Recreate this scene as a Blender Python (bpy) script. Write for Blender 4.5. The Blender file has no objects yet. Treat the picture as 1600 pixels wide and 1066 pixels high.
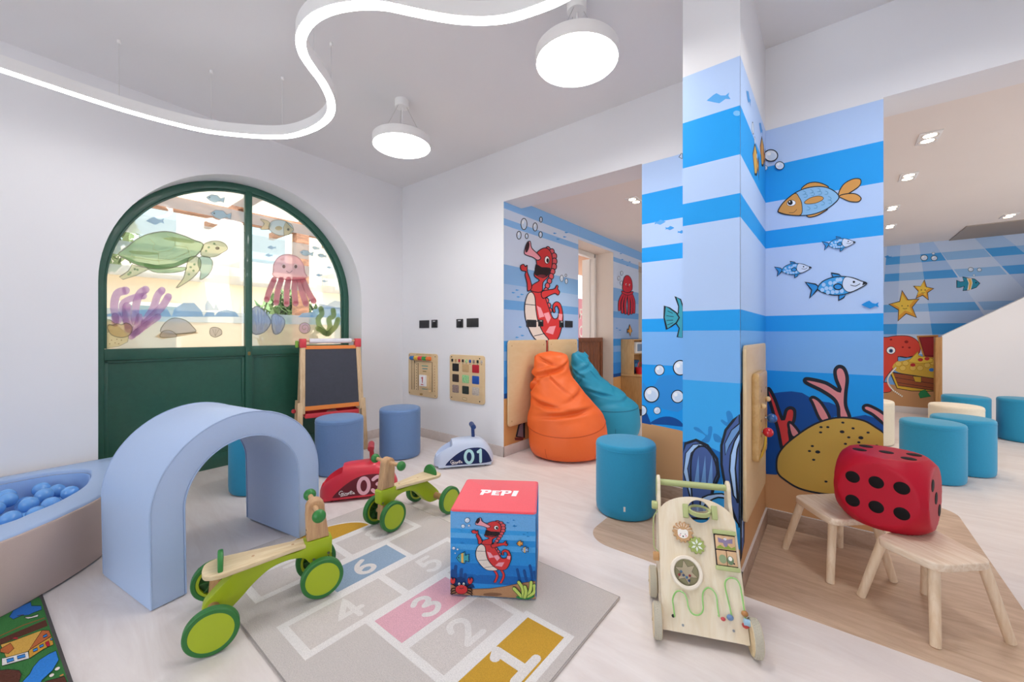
import bpy, bmesh, math, random
from mathutils import Vector, Matrix, noise
random.seed(7)
PI = math.pi
SC = bpy.context.scene
COL = SC.collection

# ------------------------------------------------------------------ camera, sky, exposure
CAM = (4.152, -2.980, 1.2); FPX = 622.0; HOR = 522.5
FW = (-0.6284, 0.7779); RT = (0.7779, 0.6284)
cd = bpy.data.cameras.new('camera'); cam = bpy.data.objects.new('camera', cd); COL.objects.link(cam)
cam.location = CAM; cam.rotation_euler = (PI/2, 0, math.atan2(0.6284, 0.7779))
cd.sensor_width = 36; cd.lens = FPX/1600*36; cd.shift_y = -(533-HOR)/1600; cd.clip_start = 0.05
SC.camera = cam
W = bpy.data.worlds.new('sky'); SC.world = W; W.use_nodes = True
bg = W.node_tree.nodes['Background']; bg.inputs[0].default_value = (0.84, 0.92, 1, 1); bg.inputs[1].default_value = 2.4
sd = bpy.data.lights.new('sun', 'SUN'); sd.energy = 4.0; sd.angle = 0.02; sd.color = (1, .95, .86)
so = bpy.data.objects.new('sun', sd); COL.objects.link(so); so.rotation_euler = (0, math.radians(38), math.radians(-8))
SC.view_settings.view_transform = 'Standard'; SC.view_settings.look = 'None'
SC.view_settings.exposure = 0.4; SC.view_settings.gamma = 1; SC.view_settings.use_curve_mapping = False
SC.cycles.max_bounces = 10; SC.cycles.diffuse_bounces = 6; SC.cycles.transparent_max_bounces = 16
SC.cycles.sample_clamp_indirect = 6

def portal(loc, rot, sx, sy):
    l = bpy.data.lights.new('daylight_portal', 'AREA'); l.shape = 'RECTANGLE'; l.size = sx; l.size_y = sy
    l.cycles.is_portal = True
    o = bpy.data.objects.new('daylight_portal', l); COL.objects.link(o); o.location = loc; o.rotation_euler = rot
portal((3.5, -6.32, 1.25), (-PI/2, 0, 0), 3.8, 2.5)      # unseen opening behind the camera, sized to set the daylight indoors
portal((8.22, 1.7, 1.2), (0, PI/2, 0), 1.8, 2.4)      # unseen opening at the end of the second room, kept small for less daylight

# ------------------------------------------------------------------ photo pixel -> point on a real plane
def ray(px, py):
    a = (px-800)/FPX; return (FW[0]+a*RT[0], FW[1]+a*RT[1], -(py-HOR)/FPX)
def on_z(px, py, z):
    r = ray(px, py); t = (z-CAM[2])/r[2]; return Vector((CAM[0]+t*r[0], CAM[1]+t*r[1], z))
def on_plane(px, py, nx, ny, d):
    r = ray(px, py); t = (d-nx*CAM[0]-ny*CAM[1])/(nx*r[0]+ny*r[1])
    return Vector((CAM[0]+t*r[0], CAM[1]+t*r[1], CAM[2]+t*r[2]))

# ------------------------------------------------------------------ materials
def lin(h):
    h = h.lstrip('#'); v = [int(h[i:i+2], 16)/255 for i in (0, 2, 4)]
    return tuple(c/12.92 if c <= .04045 else ((c+.055)/1.055)**2.4 for c in v)
MATS = {}
def mat(hexc, rough=.5, kind='plain', metal=0, coat=0, name=None, hex2=None, scale=(1, 1, 1), emit=0, spec=.5):
    key = (hexc, rough, kind, metal, coat, hex2, scale, emit, spec)
    if key in MATS: return MATS[key]
    m = bpy.data.materials.new(name or kind+'_'+hexc.strip('#')); m.use_nodes = True
    nt = m.node_tree; N = nt.nodes; L = nt.links; b = N['Principled BSDF']
    c = lin(hexc)+(1,)
    b.inputs['Base Color'].default_value = c; b.inputs['Roughness'].default_value = rough
    b.inputs['Metallic'].default_value = metal; b.inputs['Coat Weight'].default_value = coat
    b.inputs['Specular IOR Level'].default_value = spec
    if emit:
        b.inputs['Emission Color'].default_value = c; b.inputs['Emission Strength'].default_value = emit
    tc = N.new('ShaderNodeTexCoord'); mp = N.new('ShaderNodeMapping'); mp.inputs['Scale'].default_value = scale
    L.new(tc.outputs['Object'], mp.inputs[0])
    def nz(sc, det=3, ro=.5):
        n = N.new('ShaderNodeTexNoise'); n.inputs['Scale'].default_value = sc; n.inputs['Detail'].default_value = det
        n.inputs['Roughness'].default_value = ro; L.new(mp.outputs[0], n.inputs['Vector']); return n
    def ramp(fac, cols, pos):
        r = N.new('ShaderNodeValToRGB'); e = r.color_ramp.elements
        e[0].color = cols[0]+(1,); e[0].position = pos[0]; e[1].color = cols[1]+(1,); e[1].position = pos[1]
        L.new(fac, r.inputs[0]); L.new(r.outputs[0], b.inputs['Base Color']); return r
    def bump(fac, st, dist):
        bp = N.new('ShaderNodeBump'); bp.inputs['Strength'].default_value = st; bp.inputs['Distance'].default_value = dist
        L.new(fac, bp.inputs['Height']); L.new(bp.outputs[0], b.inputs['Normal'])
    dk = tuple(x*.86 for x in c[:3])
    if kind == 'fabric':
        n = nz(380, 2); ramp(n.outputs[0], [dk, tuple(min(1, x*1.08) for x in c[:3])], (.3, .7)); bump(n.outputs[0], .25, .002)
        b.inputs['Sheen Weight'].default_value = .25; b.inputs['Sheen Roughness'].default_value = .4
    elif kind == 'leather':
        n = nz(14, 3); bump(n.outputs[0], .12, .01); n2 = nz(420, 2); ramp(n2.outputs[0], [tuple(x*.96 for x in c[:3]), c[:3]], (.35, .65))
    elif kind == 'wood':
        n = nz(6, 6, .62); n.inputs['Distortion'].default_value = .6
        ramp(n.outputs[0], [lin(hex2 or hexc), c[:3]], (.38, .62)); bump(n.outputs[0], .06, .002)
    elif kind == 'plaster':
        n = nz(60, 4); bump(n.outputs[0], .05, .004)
        n2 = nz(1.3, 2); ramp(n2.outputs[0], [tuple(x*.975 for x in c[:3]), c[:3]], (.3, .7))
    elif kind == 'vinyl':
        n = nz(3.2, 7, .68); n.inputs['Distortion'].default_value = 1.2
        ramp(n.outputs[0], [lin(hex2 or hexc), c[:3]], (.33, .66)); bump(n.outputs[0], .02, .002)
    elif kind == 'carpet':
        n = nz(260, 3, .7); ramp(n.outputs[0], [tuple(x*.82 for x in c[:3]), tuple(min(1, x*1.1) for x in c[:3])], (.3, .7)); bump(n.outputs[0], .8, .006)
    elif kind == 'speck':
        n = nz(150, 2, .7); ramp(n.outputs[0], [lin(hex2 or hexc), c[:3]], (.42, .5)); bump(n.outputs[0], .4, .003)
    elif kind == 'leaf':
        n = nz(4, 3); ramp(n.outputs[0], [lin(hex2 or hexc), c[:3]], (.3, .7))
    elif kind == 'worn':
        n = nz(26, 5, .7); ramp(n.outputs[0], [tuple(x*.9 for x in c[:3]), c[:3]], (.35, .6)); bump(n.outputs[0], .04, .002)
    MATS[key] = m; return m
def ink_mat(kind='ink'):
    if kind in MATS: return MATS[kind]
    m = bpy.data.materials.new('printed_'+kind); m.use_nodes = True; nt = m.node_tree; N = nt.nodes; L = nt.links
    b = N['Principled BSDF']; at = N.new('ShaderNodeAttribute'); at.attribute_name = 'Col'
    L.new(at.outputs['Color'], b.inputs['Base Color']); b.inputs['Roughness'].default_value = .6 if kind != 'pile' else .95
    b.inputs['Specular IOR Level'].default_value = .25
    if kind == 'pile' or kind == 'cloth':
        n = N.new('ShaderNodeTexNoise'); n.inputs['Scale'].default_value = 260; n.inputs['Detail'].default_value = 3
        tc = N.new('ShaderNodeTexCoord'); L.new(tc.outputs['Object'], n.inputs['Vector'])
        mx = N.new('ShaderNodeMix'); mx.data_type = 'RGBA'; mx.blend_type = 'MULTIPLY'; mx.inputs[0].default_value = 1
        r = N.new('ShaderNodeValToRGB'); lo = .80 if kind == 'pile' else .9
        r.color_ramp.elements[0].color = (lo, lo, lo, 1); r.color_ramp.elements[0].position = .3; r.color_ramp.elements[1].position = .65
        L.new(n.outputs[0], r.inputs[0]); L.new(at.outputs['Color'], mx.inputs[6]); L.new(r.outputs[0], mx.inputs[7])
        L.new(mx.outputs[2], b.inputs['Base Color'])
        bp = N.new('ShaderNodeBump'); bp.inputs['Strength'].default_value = .6; bp.inputs['Distance'].default_value = .004
        L.new(n.outputs[0], bp.inputs['Height']); L.new(bp.outputs[0], b.inputs['Normal'])
    if kind == 'film':      # printed translucent film on the glass, opacity in the alpha of Col
        out = N['Material Output']; tr = N.new('ShaderNodeBsdfTransparent'); tl = N.new('ShaderNodeBsdfTranslucent')
        df = N.new('ShaderNodeBsdfDiffuse'); m1 = N.new('ShaderNodeMixShader'); m1.inputs[0].default_value = .86
        m2 = N.new('ShaderNodeMixShader')
        L.new(at.outputs['Color'], tl.inputs[0]); L.new(at.outputs['Color'], df.inputs[0])
        L.new(df.outputs[0], m1.inputs[1]); L.new(tl.outputs[0], m1.inputs[2]); tc_ = N.new('ShaderNodeBsdfTransparent'); L.new(at.outputs['Color'], tc_.inputs[0])
        m3 = N.new('ShaderNodeMixShader'); m3.inputs[0].default_value = .12; L.new(m1.outputs[0], m3.inputs[1]); L.new(tc_.outputs[0], m3.inputs[2])
        L.new(at.outputs['Alpha'], m2.inputs[0]); L.new(tr.outputs[0], m2.inputs[1]); L.new(m3.outputs[0], m2.inputs[2])
        L.new(m2.outputs[0], out.inputs[0])
    MATS[kind] = m; return m
def glass_mat():
    if 'glass' in MATS: return MATS['glass']
    m = bpy.data.materials.new('window_glass'); m.use_nodes = True; nt = m.node_tree; N = nt.nodes; L = nt.links
    out = N['Material Output']; tr = N.new('ShaderNodeBsdfTransparent'); gl = N.new('ShaderNodeBsdfGlossy'); gl.inputs['Roughness'].default_value = .02
    fr = N.new('ShaderNodeFresnel'); fr.inputs[0].default_value = 1.45; mx = N.new('ShaderNodeMixShader')
    L.new(fr.outputs[0], mx.inputs[0]); L.new(tr.outputs[0], mx.inputs[1]); L.new(gl.outputs[0], mx.inputs[2]); L.new(mx.outputs[0], out.inputs[0])
    MATS['glass'] = m; return m

# ------------------------------------------------------------------ objects
def setp(o, label=None, cat=None, group=None, kind=None):
    for k, v in (('label', label), ('category', cat), ('group', group), ('kind', kind)):
        if v: o[k] = v
    return o
def thing(name, label, cat, loc=(0, 0, 0), rz=0, group=None):
    o = bpy.data.objects.new(name, None); COL.objects.link(o); o.empty_display_size = .1
    o.location = loc; o.rotation_euler = (0, 0, rz); return setp(o, label, cat, group)
def obj(name, bm, m, parent=None, label=None, sharp=.6, kind=None, loc=None, rot=None):
    bmesh.ops.recalc_face_normals(bm, faces=bm.faces[:])
    for f in bm.faces: f.smooth = True
    for e in bm.edges:
        if len(e.link_faces) == 2 and e.calc_face_angle(0) > sharp: e.smooth = False
    me = bpy.data.meshes.new(name); bm.to_mesh(me); bm.free()
    for x in (m if isinstance(m, (list, tuple)) else [m]): me.materials.append(x)
    o = bpy.data.objects.new(name, me); COL.objects.link(o); o.parent = parent
    if loc is not None: o.location = loc
    if rot is not None: o.rotation_euler = rot
    if label: o['label'] = label
    if kind: o['kind'] = kind
    return o
def struct(name, bm, m, **k):
    return obj(name, bm, m, kind='structure', **k)
def copy_tree(o, parent=None):
    c = o.copy(); COL.objects.link(c); c.parent = parent
    for ch in [x for x in o.children]: copy_tree(ch, c)
    return c
BM = bmesh.new
def xf(bm, vs, M):
    if M is not None: bmesh.ops.transform(bm, matrix=M, verts=vs)
def T(x=0, y=0, z=0, rx=0, ry=0, rz=0):
    return Matrix.Translation((x, y, z)) @ Matrix.Rotation(rz, 4, 'Z') @ Matrix.Rotation(ry, 4, 'Y') @ Matrix.Rotation(rx, 4, 'X')
def box(bm, c, s, bev=0, seg=2, M=None):
    t = BM(); r = bmesh.ops.create_cube(t, size=1)
    bmesh.ops.scale(t, vec=s, verts=t.verts); bmesh.ops.translate(t, vec=c, verts=t.verts)
    if bev: bmesh.ops.bevel(t, geom=t.edges[:], offset=bev, segments=seg, profile=.5, affect='EDGES')
    merge(bm, t, M); return bm
def merge(bm, t, M=None):
    if M is not None: bmesh.ops.transform(t, matrix=M, verts=t.verts)
    me = bpy.data.meshes.new('t'); t.to_mesh(me); t.free(); bm.from_mesh(me); bpy.data.meshes.remove(me)
def bx(x0, x1, y0, y1, z0, z1, bev=0, bm=None):
    bm = bm or BM(); return box(bm, ((x0+x1)/2, (y0+y1)/2, (z0+z1)/2), (abs(x1-x0), abs(y1-y0), abs(z1-z0)), bev)
def lathe(bm, prof, n=40, M=None, sx=1, sy=1):
    t = BM(); rings = []
    for r, z in prof:
        rings.append([t.verts.new((0, 0, z))] if r < 1e-6 else [t.verts.new((r*sx*math.cos(2*PI*i/n), r*sy*math.sin(2*PI*i/n), z)) for i in range(n)])
    for a, b in zip(rings, rings[1:]):
        for i in range(n):
            j = (i+1) % n
            if len(a) == 1 and len(b) == 1: continue
            if len(a) == 1: t.faces.new((a[0], b[i], b[j]))
            elif len(b) == 1: t.faces.new((a[i], b[0], a[j]))
            else: t.faces.new((a[i], b[i], b[j], a[j]))
    merge(bm, t, M); return bm
def tube(bm, pts, r, n=8, closed=False, cap=True, M=None):
    t = BM(); P = [Vector(p) for p in pts]; N = len(P); rings = []
    rr = r if isinstance(r, (list, tuple)) else [r]*N
    up = None
    for i, p in enumerate(P):
        a = P[(i-1) % N] if (closed or i > 0) else p; b = P[(i+1) % N] if (closed or i < N-1) else p
        d = (b-a).normalized()
        if up is None:
            up = Vector((0, 0, 1)) if abs(d.z) < .9 else Vector((1, 0, 0))
        s = d.cross(up).normalized(); up = s.cross(d).normalized()
        rings.append([t.verts.new(p+(s*math.cos(2*PI*k/n)+up*math.sin(2*PI*k/n))*rr[i]) for k in range(n)])
    for i in range(N if closed else N-1):
        a, b = rings[i], rings[(i+1) % N]
        for k in range(n): t.faces.new((a[k], a[(k+1) % n], b[(k+1) % n], b[k]))
    if cap and not closed:
        t.faces.new(rings[0]); t.faces.new(rings[-1])
    merge(bm, t, M); return bm
def prism(bm, pts, h0, h1, bev=0, seg=2, M=None):
    """polygon in local XY extruded from z=h0 to h1"""
    t = BM(); a = [t.verts.new((x, y, h0)) for x, y in pts]; b = [t.verts.new((x, y, h1)) for x, y in pts]
    n = len(pts); f0 = t.faces.new(a); f1 = t.faces.new(b)
    for i in range(n): t.faces.new((a[i], a[(i+1) % n], b[(i+1) % n], b[i]))
    bmesh.ops.recalc_face_normals(t, faces=t.faces[:])
    if bev:
        es = [e for e in t.edges if (f0 in e.link_faces or f1 in e.link_faces)]
        bmesh.ops.bevel(t, geom=es, offset=bev, segments=seg, profile=.5, affect='EDGES')
    bmesh.ops.triangulate(t, faces=[f for f in t.faces if len(f.verts) > 4])
    merge(bm, t, M); return bm
XZ = Matrix(((1, 0, 0, 0), (0, 0, -1, 0), (0, 1, 0, 0), (0, 0, 0, 1)))    # local XY polygon -> XZ plane, extrusion to -Y
def ball(bm, c, r, M=None, u=20, v=12, s=(1, 1, 1)):
    t = BM(); bmesh.ops.create_uvsphere(t, u_segments=u, v_segments=v, radius=r)
    bmesh.ops.scale(t, vec=s, verts=t.verts); bmesh.ops.translate(t, vec=c, verts=t.verts); merge(bm, t, M); return bm
def cyl(bm, p, q, r, n=16, r2=None, bev=0):
    p, q = Vector(p), Vector(q); d = q-p; l = d.length
    R = d.to_track_quat('Z', 'Y').to_matrix().to_4x4(); R.translation = p
    r2 = r if r2 is None else r2
    if bev: prof = [(0, 0), (r-bev, 0), (r, bev), (r2, l-bev), (r2-bev, l), (0, l)]
    else: prof = [(0, 0), (r, 0), (r2, l), (0, l)]
    return lathe(bm, prof, n, R)
def rrect(x0, x1, y0, y1, r, n=5):
    out = []
    for cx, cy, a in ((x1-r, y1-r, 0), (x0+r, y1-r, 90), (x0+r, y0+r, 180), (x1-r, y0+r, 270)):
        for i in range(n+1):
            t = math.radians(a+90*i/n); out.append((cx+r*math.cos(t), cy+r*math.sin(t)))
    return out
def smooth(pts, n=6, closed=True):
    P = [tuple(p) for p in pts]; N = len(P); out = []
    for i in range(N if closed else N-1):
        g = lambda k: P[k % N] if closed else P[min(max(k, 0), N-1)]
        p0, p1, p2, p3 = g(i-1), g(i), g(i+1), g(i+2)
        for j in range(n):
            t = j/n; out.append(tuple(.5*((2*b)+(-a+c)*t+(2*a-5*b+4*c-d)*t*t+(-a+3*b-3*c+d)*t**3) for a, b, c, d in zip(p0, p1, p2, p3)))
    if not closed: out.append(P[-1])
    return out

# ------------------------------------------------------------------ flat printed artwork: layered polygons on a surface
class Art:
    def __init__(s, surf, parent, kind='ink', e0=.0012, de=.00005):
        s.surf = surf; s.parent = parent; s.kind = kind; s.h = e0; s.de = de; s.o = (0, 0, 1); s.reset()
    def reset(s): s.V = []; s.F = []; s.C = []
    def at(s, *o): s.o = o; return s
    def t(s, p): return (s.o[0]+p[0]/s.o[2], s.o[1]+p[1]/s.o[-1])
    def _add(s, polys, hexc, a=1, nq=None):
        s.h += s.de; c = lin(hexc)+(a,)
        if s.kind == 'film': c = tuple(x+(1-x)*.24 for x in c[:3])+(a,)
        for k, P in enumerate(polys):
            hh = s.h-(s.de*(.45*k/max(1, nq) if k < nq else .5+.2*(k-nq)) if nq is not None else 0)
            i0 = len(s.V); s.V += [tuple(s.surf(p[0], p[1], hh)) for p in P]; s.F.append(list(range(i0, len(s.V)))); s.C += [c]*len(P)
    def poly(s, P, hexc, line=None, lw=2, sm=0, a=1):
        if sm: P = smooth(P, sm)
        s._add([[s.t(p) for p in P]], hexc, a)
        if line: s.stroke(P, lw, line, closed=True, a=a)
        return s
    def ell(s, cx, cy, rx, ry=None, hexc='#000000', line=None, lw=2, rot=0, n=22, a=1):
        ry = rx if ry is None else ry; ca, sa = math.cos(rot), math.sin(rot)
        return s.poly([(cx+rx*math.cos(k)*ca-ry*math.sin(k)*sa, cy+rx*math.cos(k)*sa+ry*math.sin(k)*ca) for k in (2*PI*i/n for i in range(n))], hexc, line, lw, a=a)
    def stroke(s, P, w, hexc, closed=False, sm=0, a=1, caps=True):
        if sm: P = smooth(P, sm, closed)
        P = [Vector((p[0], p[1])) for p in P]; n = len(P); out = []; L = []; R = []
        for i in range(n):
            A = P[(i-1) % n] if (closed or i) else P[i]; B = P[(i+1) % n] if (closed or i < n-1) else P[i]
            d = (B-A); d = d.normalized() if d.length > 1e-9 else Vector((1, 0))
            if (closed or 0 < i < n-1):
                d1 = (P[i]-A); d2 = (B-P[i])
                k = 1/max(.55, math.sqrt(max(0, (1+d1.normalized().dot(d2.normalized()))/2))) if d1.length > 1e-9 and d2.length > 1e-9 else 1
            else: k = 1
            nr = Vector((-d.y, d.x))*w/2*k; L.append(P[i]+nr); R.append(P[i]-nr)
        for i in range(n if closed else n-1):
            j = (i+1) % n; out.append([s.t(q) for q in (L[i], L[j], R[j], R[i])])
        nq = len(out)
        if caps and not closed:
            for q, sg in ((P[0], 0), (P[-1], 0)):
                out.append([s.t((q.x+w/2*math.cos(2*PI*k/10), q.y+w/2*math.sin(2*PI*k/10))) for k in range(10)])
        s._add(out, hexc, a, nq); return s
    def done(s, name, label=None):
        me = bpy.data.meshes.new(name); me.from_pydata(s.V, [], s.F); me.materials.append(ink_mat(s.kind))
        at = me.color_attributes.new('Col', 'FLOAT_COLOR', 'POINT')
        for i, c in enumerate(s.C): at.data[i].color = c
        o = bpy.data.objects.new(name, me); COL.objects.link(o); o.parent = s.parent
        if label: o['label'] = label
        s.reset(); return o

DIG = {'0': [[(.3+.25*math.sin(2*PI*i/36), .5+.5*math.cos(2*PI*i/36)) for i in range(37)]],
 '1': [[(.33, .98), (.33, .02)], [(.17, .85), (.33, .96)]],
 '2': [smooth([(.06, .75), (.15, .95), (.35, 1), (.52, .85), (.5, .6), (.3, .32), (.05, .02)], 4, False), [(.05, .02), (.58, .02)]],
 '3': [smooth([(.05, .85), (.25, 1), (.48, .9), (.5, .68), (.25, .53)], 4, False), smooth([(.25, .53), (.5, .42), (.54, .2), (.35, 0), (.15, .02), (.02, .16)], 4, False)],
 '4': [[(.42, 0), (.42, 1), (.04, .32), (.6, .32)]],
 '5': [[(.52, 1), (.12, 1), (.08, .55)], smooth([(.08, .55), (.3, .62), (.52, .5), (.54, .25), (.36, .02), (.15, 0), (.03, .12)], 4, False)],
 '6': [smooth([(.46, .98), (.2, .78), (.06, .45), (.08, .15), (.3, 0), (.52, .15), (.5, .4), (.3, .52), (.1, .4)], 4, False)],
 '7': [[(.05, 1), (.55, 1), (.22, 0)]],
 '8': [smooth([(.3, 1), (.5, .88), (.48, .65), (.3, .54), (.1, .42), (.05, .2), (.3, 0), (.55, .2), (.5, .42), (.3, .54), (.12, .65), (.1, .88)], 4)+[(.3, 1)]]}
DIG['9'] = [[(.58-x, 1-y) for x, y in L] for L in DIG['6']]
def digit(art, ch, place, w, hexc):
    for L in DIG[ch]:
        Q = [L[0]]
        for a, b in zip(L, L[1:]):
            k = max(1, math.ceil(math.dist(a, b)/.09)); Q += [(a[0]+(b[0]-a[0])*i/k, a[1]+(b[1]-a[1])*i/k) for i in range(1, k+1)]
        art.stroke([place(*p) for p in Q], w, hexc)
# ------------------------------------------------------------------ the room shell
ZC, ZH, ZC2 = 3.01, 2.50, 2.572
XC, YD = 1.64, 5.52
TA = math.radians(2.9); ST, CT = math.sin(TA), math.cos(TA)
MA = Matrix(((ST, CT, 0, 0), (-CT, ST, 0, 0), (0, 0, 1, 0), (0, 0, 0, 1)))     # (u along wall, off into room, z) -> world
WHITE = mat('#ebeaec', .75, 'plaster', name='white_wall_paint')
CEIL = mat('#e9e7e7', .8, 'plaster', name='ceiling_paint')
SKIRT = mat('#d9cec8', .55, 'vinyl', hex2='#cfc2bb', scale=(3, 3, 3), name='pale_skirting')
OAKS = mat('#b59b88', .5, 'vinyl', hex2='#9c806c', scale=(2, 8, 8), name='oak_skirting')
floor = struct('floor', bx(-.25, 9, -7.5, 7.2, -.06, 0), mat('#e9e1dd', .42, 'vinyl', hex2='#ddd2cd', scale=(.5, 2.4, 1), name='pale_plank_vinyl'))
# oak coloured inlay under the mural wall, rounded corners, 1 mm proud
P = [(3.005, -.6)]
P = rrect(3.0, 4.795, -.89, 1.06, .17, 8)
oak = obj('floor_inlay', prism(BM(), P, 0, .0012), mat('#d3b89f', .45, 'vinyl', hex2='#b89a80', scale=(.9, 5, 1), name='oak_vinyl'), floor, label='oak coloured floor inlay with rounded corners')
struct('ceiling', bx(-.4, 7.6, -6.3, .02, ZC, ZC+.1), CEIL)
struct('ceiling_lower', bx(1.3, 8.2, .25, 7, ZC2, ZC2+.1), mat('#eee6e0', .8, 'plaster', name='second_ceiling_paint'))

# wall on the left with the arched opening
UC, ZS, R0, UW = 1.600, 1.575, 1.035, 6.2
arch = [(UC+R0*math.cos(t), ZS+R0*math.sin(t)) for t in (PI*i/48 for i in range(49))]
bm = BM()
MW = MA @ Matrix(((1, 0, 0, 0), (0, 0, 1, 0), (0, 1, 0, 0), (0, 0, 0, 1)))     # polygon (u,z) extruded along off
prism(bm, [(UC-R0, 0), (UC-R0, ZS), (UC-R0, ZC), (-.06, ZC), (-.06, 0)], -.32, 0, M=MW)
prism(bm, [(UW, 0), (UW, ZC), (UC+R0, ZC), (UC+R0, ZS), (UC+R0, 0)], -.32, 0, M=MW)
prism(bm, [(UC+R0, ZC), (UC-R0, ZC)]+arch[::-1], -.32, 0, M=MW)
wall_left = struct('wall_left', bm, WHITE, sharp=.35)
def uz(u, z, off): return MA @ Vector((u, off, z))
# white wall piece, header and the mural stub of the back wall
bm = BM(); bx(-.32, XC, 0, .28, 0, ZC, bm=bm); bx(XC, 7.6, 0, .28, ZH, ZC, bm=bm); bx(7.0, 7.6, 0, .28, 0, ZC, bm=bm)
wall_back = struct('wall_back', bm, WHITE)
wall_center = struct('wall_center', bx(3.017, 4.365, 0, .28, 0, ZH), WHITE)
wall_pillar = struct('wall_pillar', bx(3.561, 3.815, -.879, .02, 0, ZC), WHITE)
bm = BM(); bx(-.4, 1.6, -6.4, -6.2, 0, ZC, bm=bm); bx(5.4, 7.7, -6.4, -6.2, 0, ZC, bm=bm); bx(1.6, 5.4, -6.4, -6.2, 2.5, ZC, bm=bm); struct('wall_front', bm, WHITE)  # unseen wall, its opening sized to limit daylight in the playroom
struct('wall_right', bx(7.5, 7.7, -6.3, .1, 0, ZC), WHITE)
# alcove wall with the seahorse, its two openings
bm = BM()
bx(1.3, XC, .2, 1.463, 0, ZC2+.05, bm=bm); bx(1.3, XC, 1.463, 2.487, 2.40, ZC2+.05, bm=bm)
bx(1.3, XC, 2.487, 3.46, 0, ZC2+.05, bm=bm); bx(1.3, XC, 3.46, 4.5, 2.33, ZC2+.05, bm=bm); bx(1.3, XC, 4.5, YD+.2, 0, ZC2+.05, bm=bm)
wall_alcove = struct('wall_alcove', bm, mat('#dccfc4', .75, 'plaster', name='warm_wall_paint'))
bm = BM(); bx(8.2, 8.4, .28, .5, 0, ZC2+.05, bm=bm); bx(8.2, 8.4, 2.9, YD+.2, 0, ZC2+.05, bm=bm); bx(8.2, 8.4, .5, 2.9, 0, .3, bm=bm); bx(8.2, 8.4, .5, 2.9, 2.1, ZC2+.05, bm=bm); struct('wall_side', bm, WHITE)  # unseen end wall, put in to cut the daylight in the second room
wall_rear = struct('wall_rear', bx(1.3, 8.2, YD, YD+.2, 0, ZC2+.05), WHITE)
# shallow slab whose darker colour stands in for the shaded stairwell opening
struct('trim_stairwell_shade', bx(5.46, 8.2, 4.55, YD, ZC2-.012, ZC2+.01), mat('#a2988f', .8, 'plaster'))
# sloping white stair wall with its timber end post
SP = [(5.328, 0), (5.328, 1.178), (6.048, 1.671), (7.19, 2.46), (7.19, 0)]
st = struct('wall_stair', prism(BM(), SP, 0, .12, M=T(0, 5.22, 0) @ XZ), WHITE)
obj('end_post', bx(5.262, 5.33, 5.095, 5.225, 0, 1.16, bev=.004), mat('#b98a52', .5, 'wood', hex2='#a87740', scale=(8, 8, .8)), st, label='timber end post of the stair wall')
# skirtings
bm = BM()
for u0, u1 in ((0, UC-R0), (UC+R0, UW)): prism(bm, [(u0, 0), (u1, 0), (u1, .098), (u0, .098)], 0, .012, .002, M=MW)
struct('baseboard_left', bm, SKIRT)
bm = BM(); bx(0, XC+.012, -.012, 0, 0, .1, bm=bm, bev=.002); struct('baseboard_back', bm, SKIRT)
bm = BM(); bx(XC, XC+.012, -.012, 1.463, 0, .1, bm=bm, bev=.002); bx(XC, XC+.012, 2.487, 3.46, 0, .1, bm=bm, bev=.002); struct('baseboard_alcove', bm, SKIRT)
struct('baseboard_rear', bx(XC, 5.262, YD-.012, YD, 0, .1, bev=.002), mat('#dcd8d8', .5))
bm = BM()
for a in ((3.005, 3.561, -.012, 0), (3.549, 3.561, -.891, 0), (3.549, 3.827, -.891, -.879), (3.815, 3.827, -.891, 0), (3.815, 4.377, -.012, 0), (4.365, 4.377, -.012, .28), (3.005, 3.017, -.012, .28)):
    bx(*a, 0, .1, bm=bm, bev=.0015)
bc = struct('baseboard_center', bm, OAKS)
bm = BM()
for a in ((3.005, 3.561, -.0125, 0), (3.5485, 3.561, -.8915, 0), (3.5485, 3.8275, -.8915, -.879), (3.815, 3.8275, -.8915, 0), (3.815, 4.3775, -.0125, 0)): bx(*a, .1, .1025, bm=bm)
obj('caulk_line', bm, mat('#d8d2ce', .6), bc, kind='stuff')

# ------------------------------------------------------------------ arched green door-window
GREEN = mat('#2d5f4e', .38, 'worn', name='green_gloss_paint', coat=.2)
OFF = -.25
win = thing('window_1', None, None); win['kind'] = 'structure'
def arc(r, n=48, a0=0, a1=PI): return [(UC+r*math.cos(a0+(a1-a0)*i/n), ZS+r*math.sin(a0+(a1-a0)*i/n)) for i in range(n+1)]
RF, RG = 1.034, .968
bm = BM(); prism(bm, [(UC+RF, 0)]+arc(RF)+[(UC-RF, 0), (UC-RG, 0)]+arc(RG)[::-1]+[(UC+RG, 0)], OFF-.05, OFF, .004, M=MW)
obj('arched_frame', bm, GREEN, win)
bm = BM(); prism(bm, [(UC+RG, 1.09)]+[(UC+RG, ZS)]+arc(RG)+[(UC-RG, 1.09), (UC-RG+.016, 1.09)]+arc(RG-.016)[::-1]+[(UC+RG-.016, 1.09)], OFF-.045, OFF-.012, .003, M=MW)
obj('glazing_bead', bm, GREEN, win)
bm = BM()
prism(bm, rrect(UC-.03, UC+.026, 0, 2.56, .004, 1), OFF-.05, OFF+.004, .004, M=MW); obj('mullion', bm, GREEN, win)
for nm, z0, z1 in (('middle_rail', 1.0, 1.088), ('bottom_rail', .0, .13)):
    for u0, u1 in ((UC-RG, UC-.03), (UC+.026, UC+RG)):
        bm = BM(); prism(bm, [(u0, z0), (u1, z0), (u1, z1), (u0, z1)], OFF-.05, OFF-.004, .005, M=MW); obj(nm, bm, GREEN, win)
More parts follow.
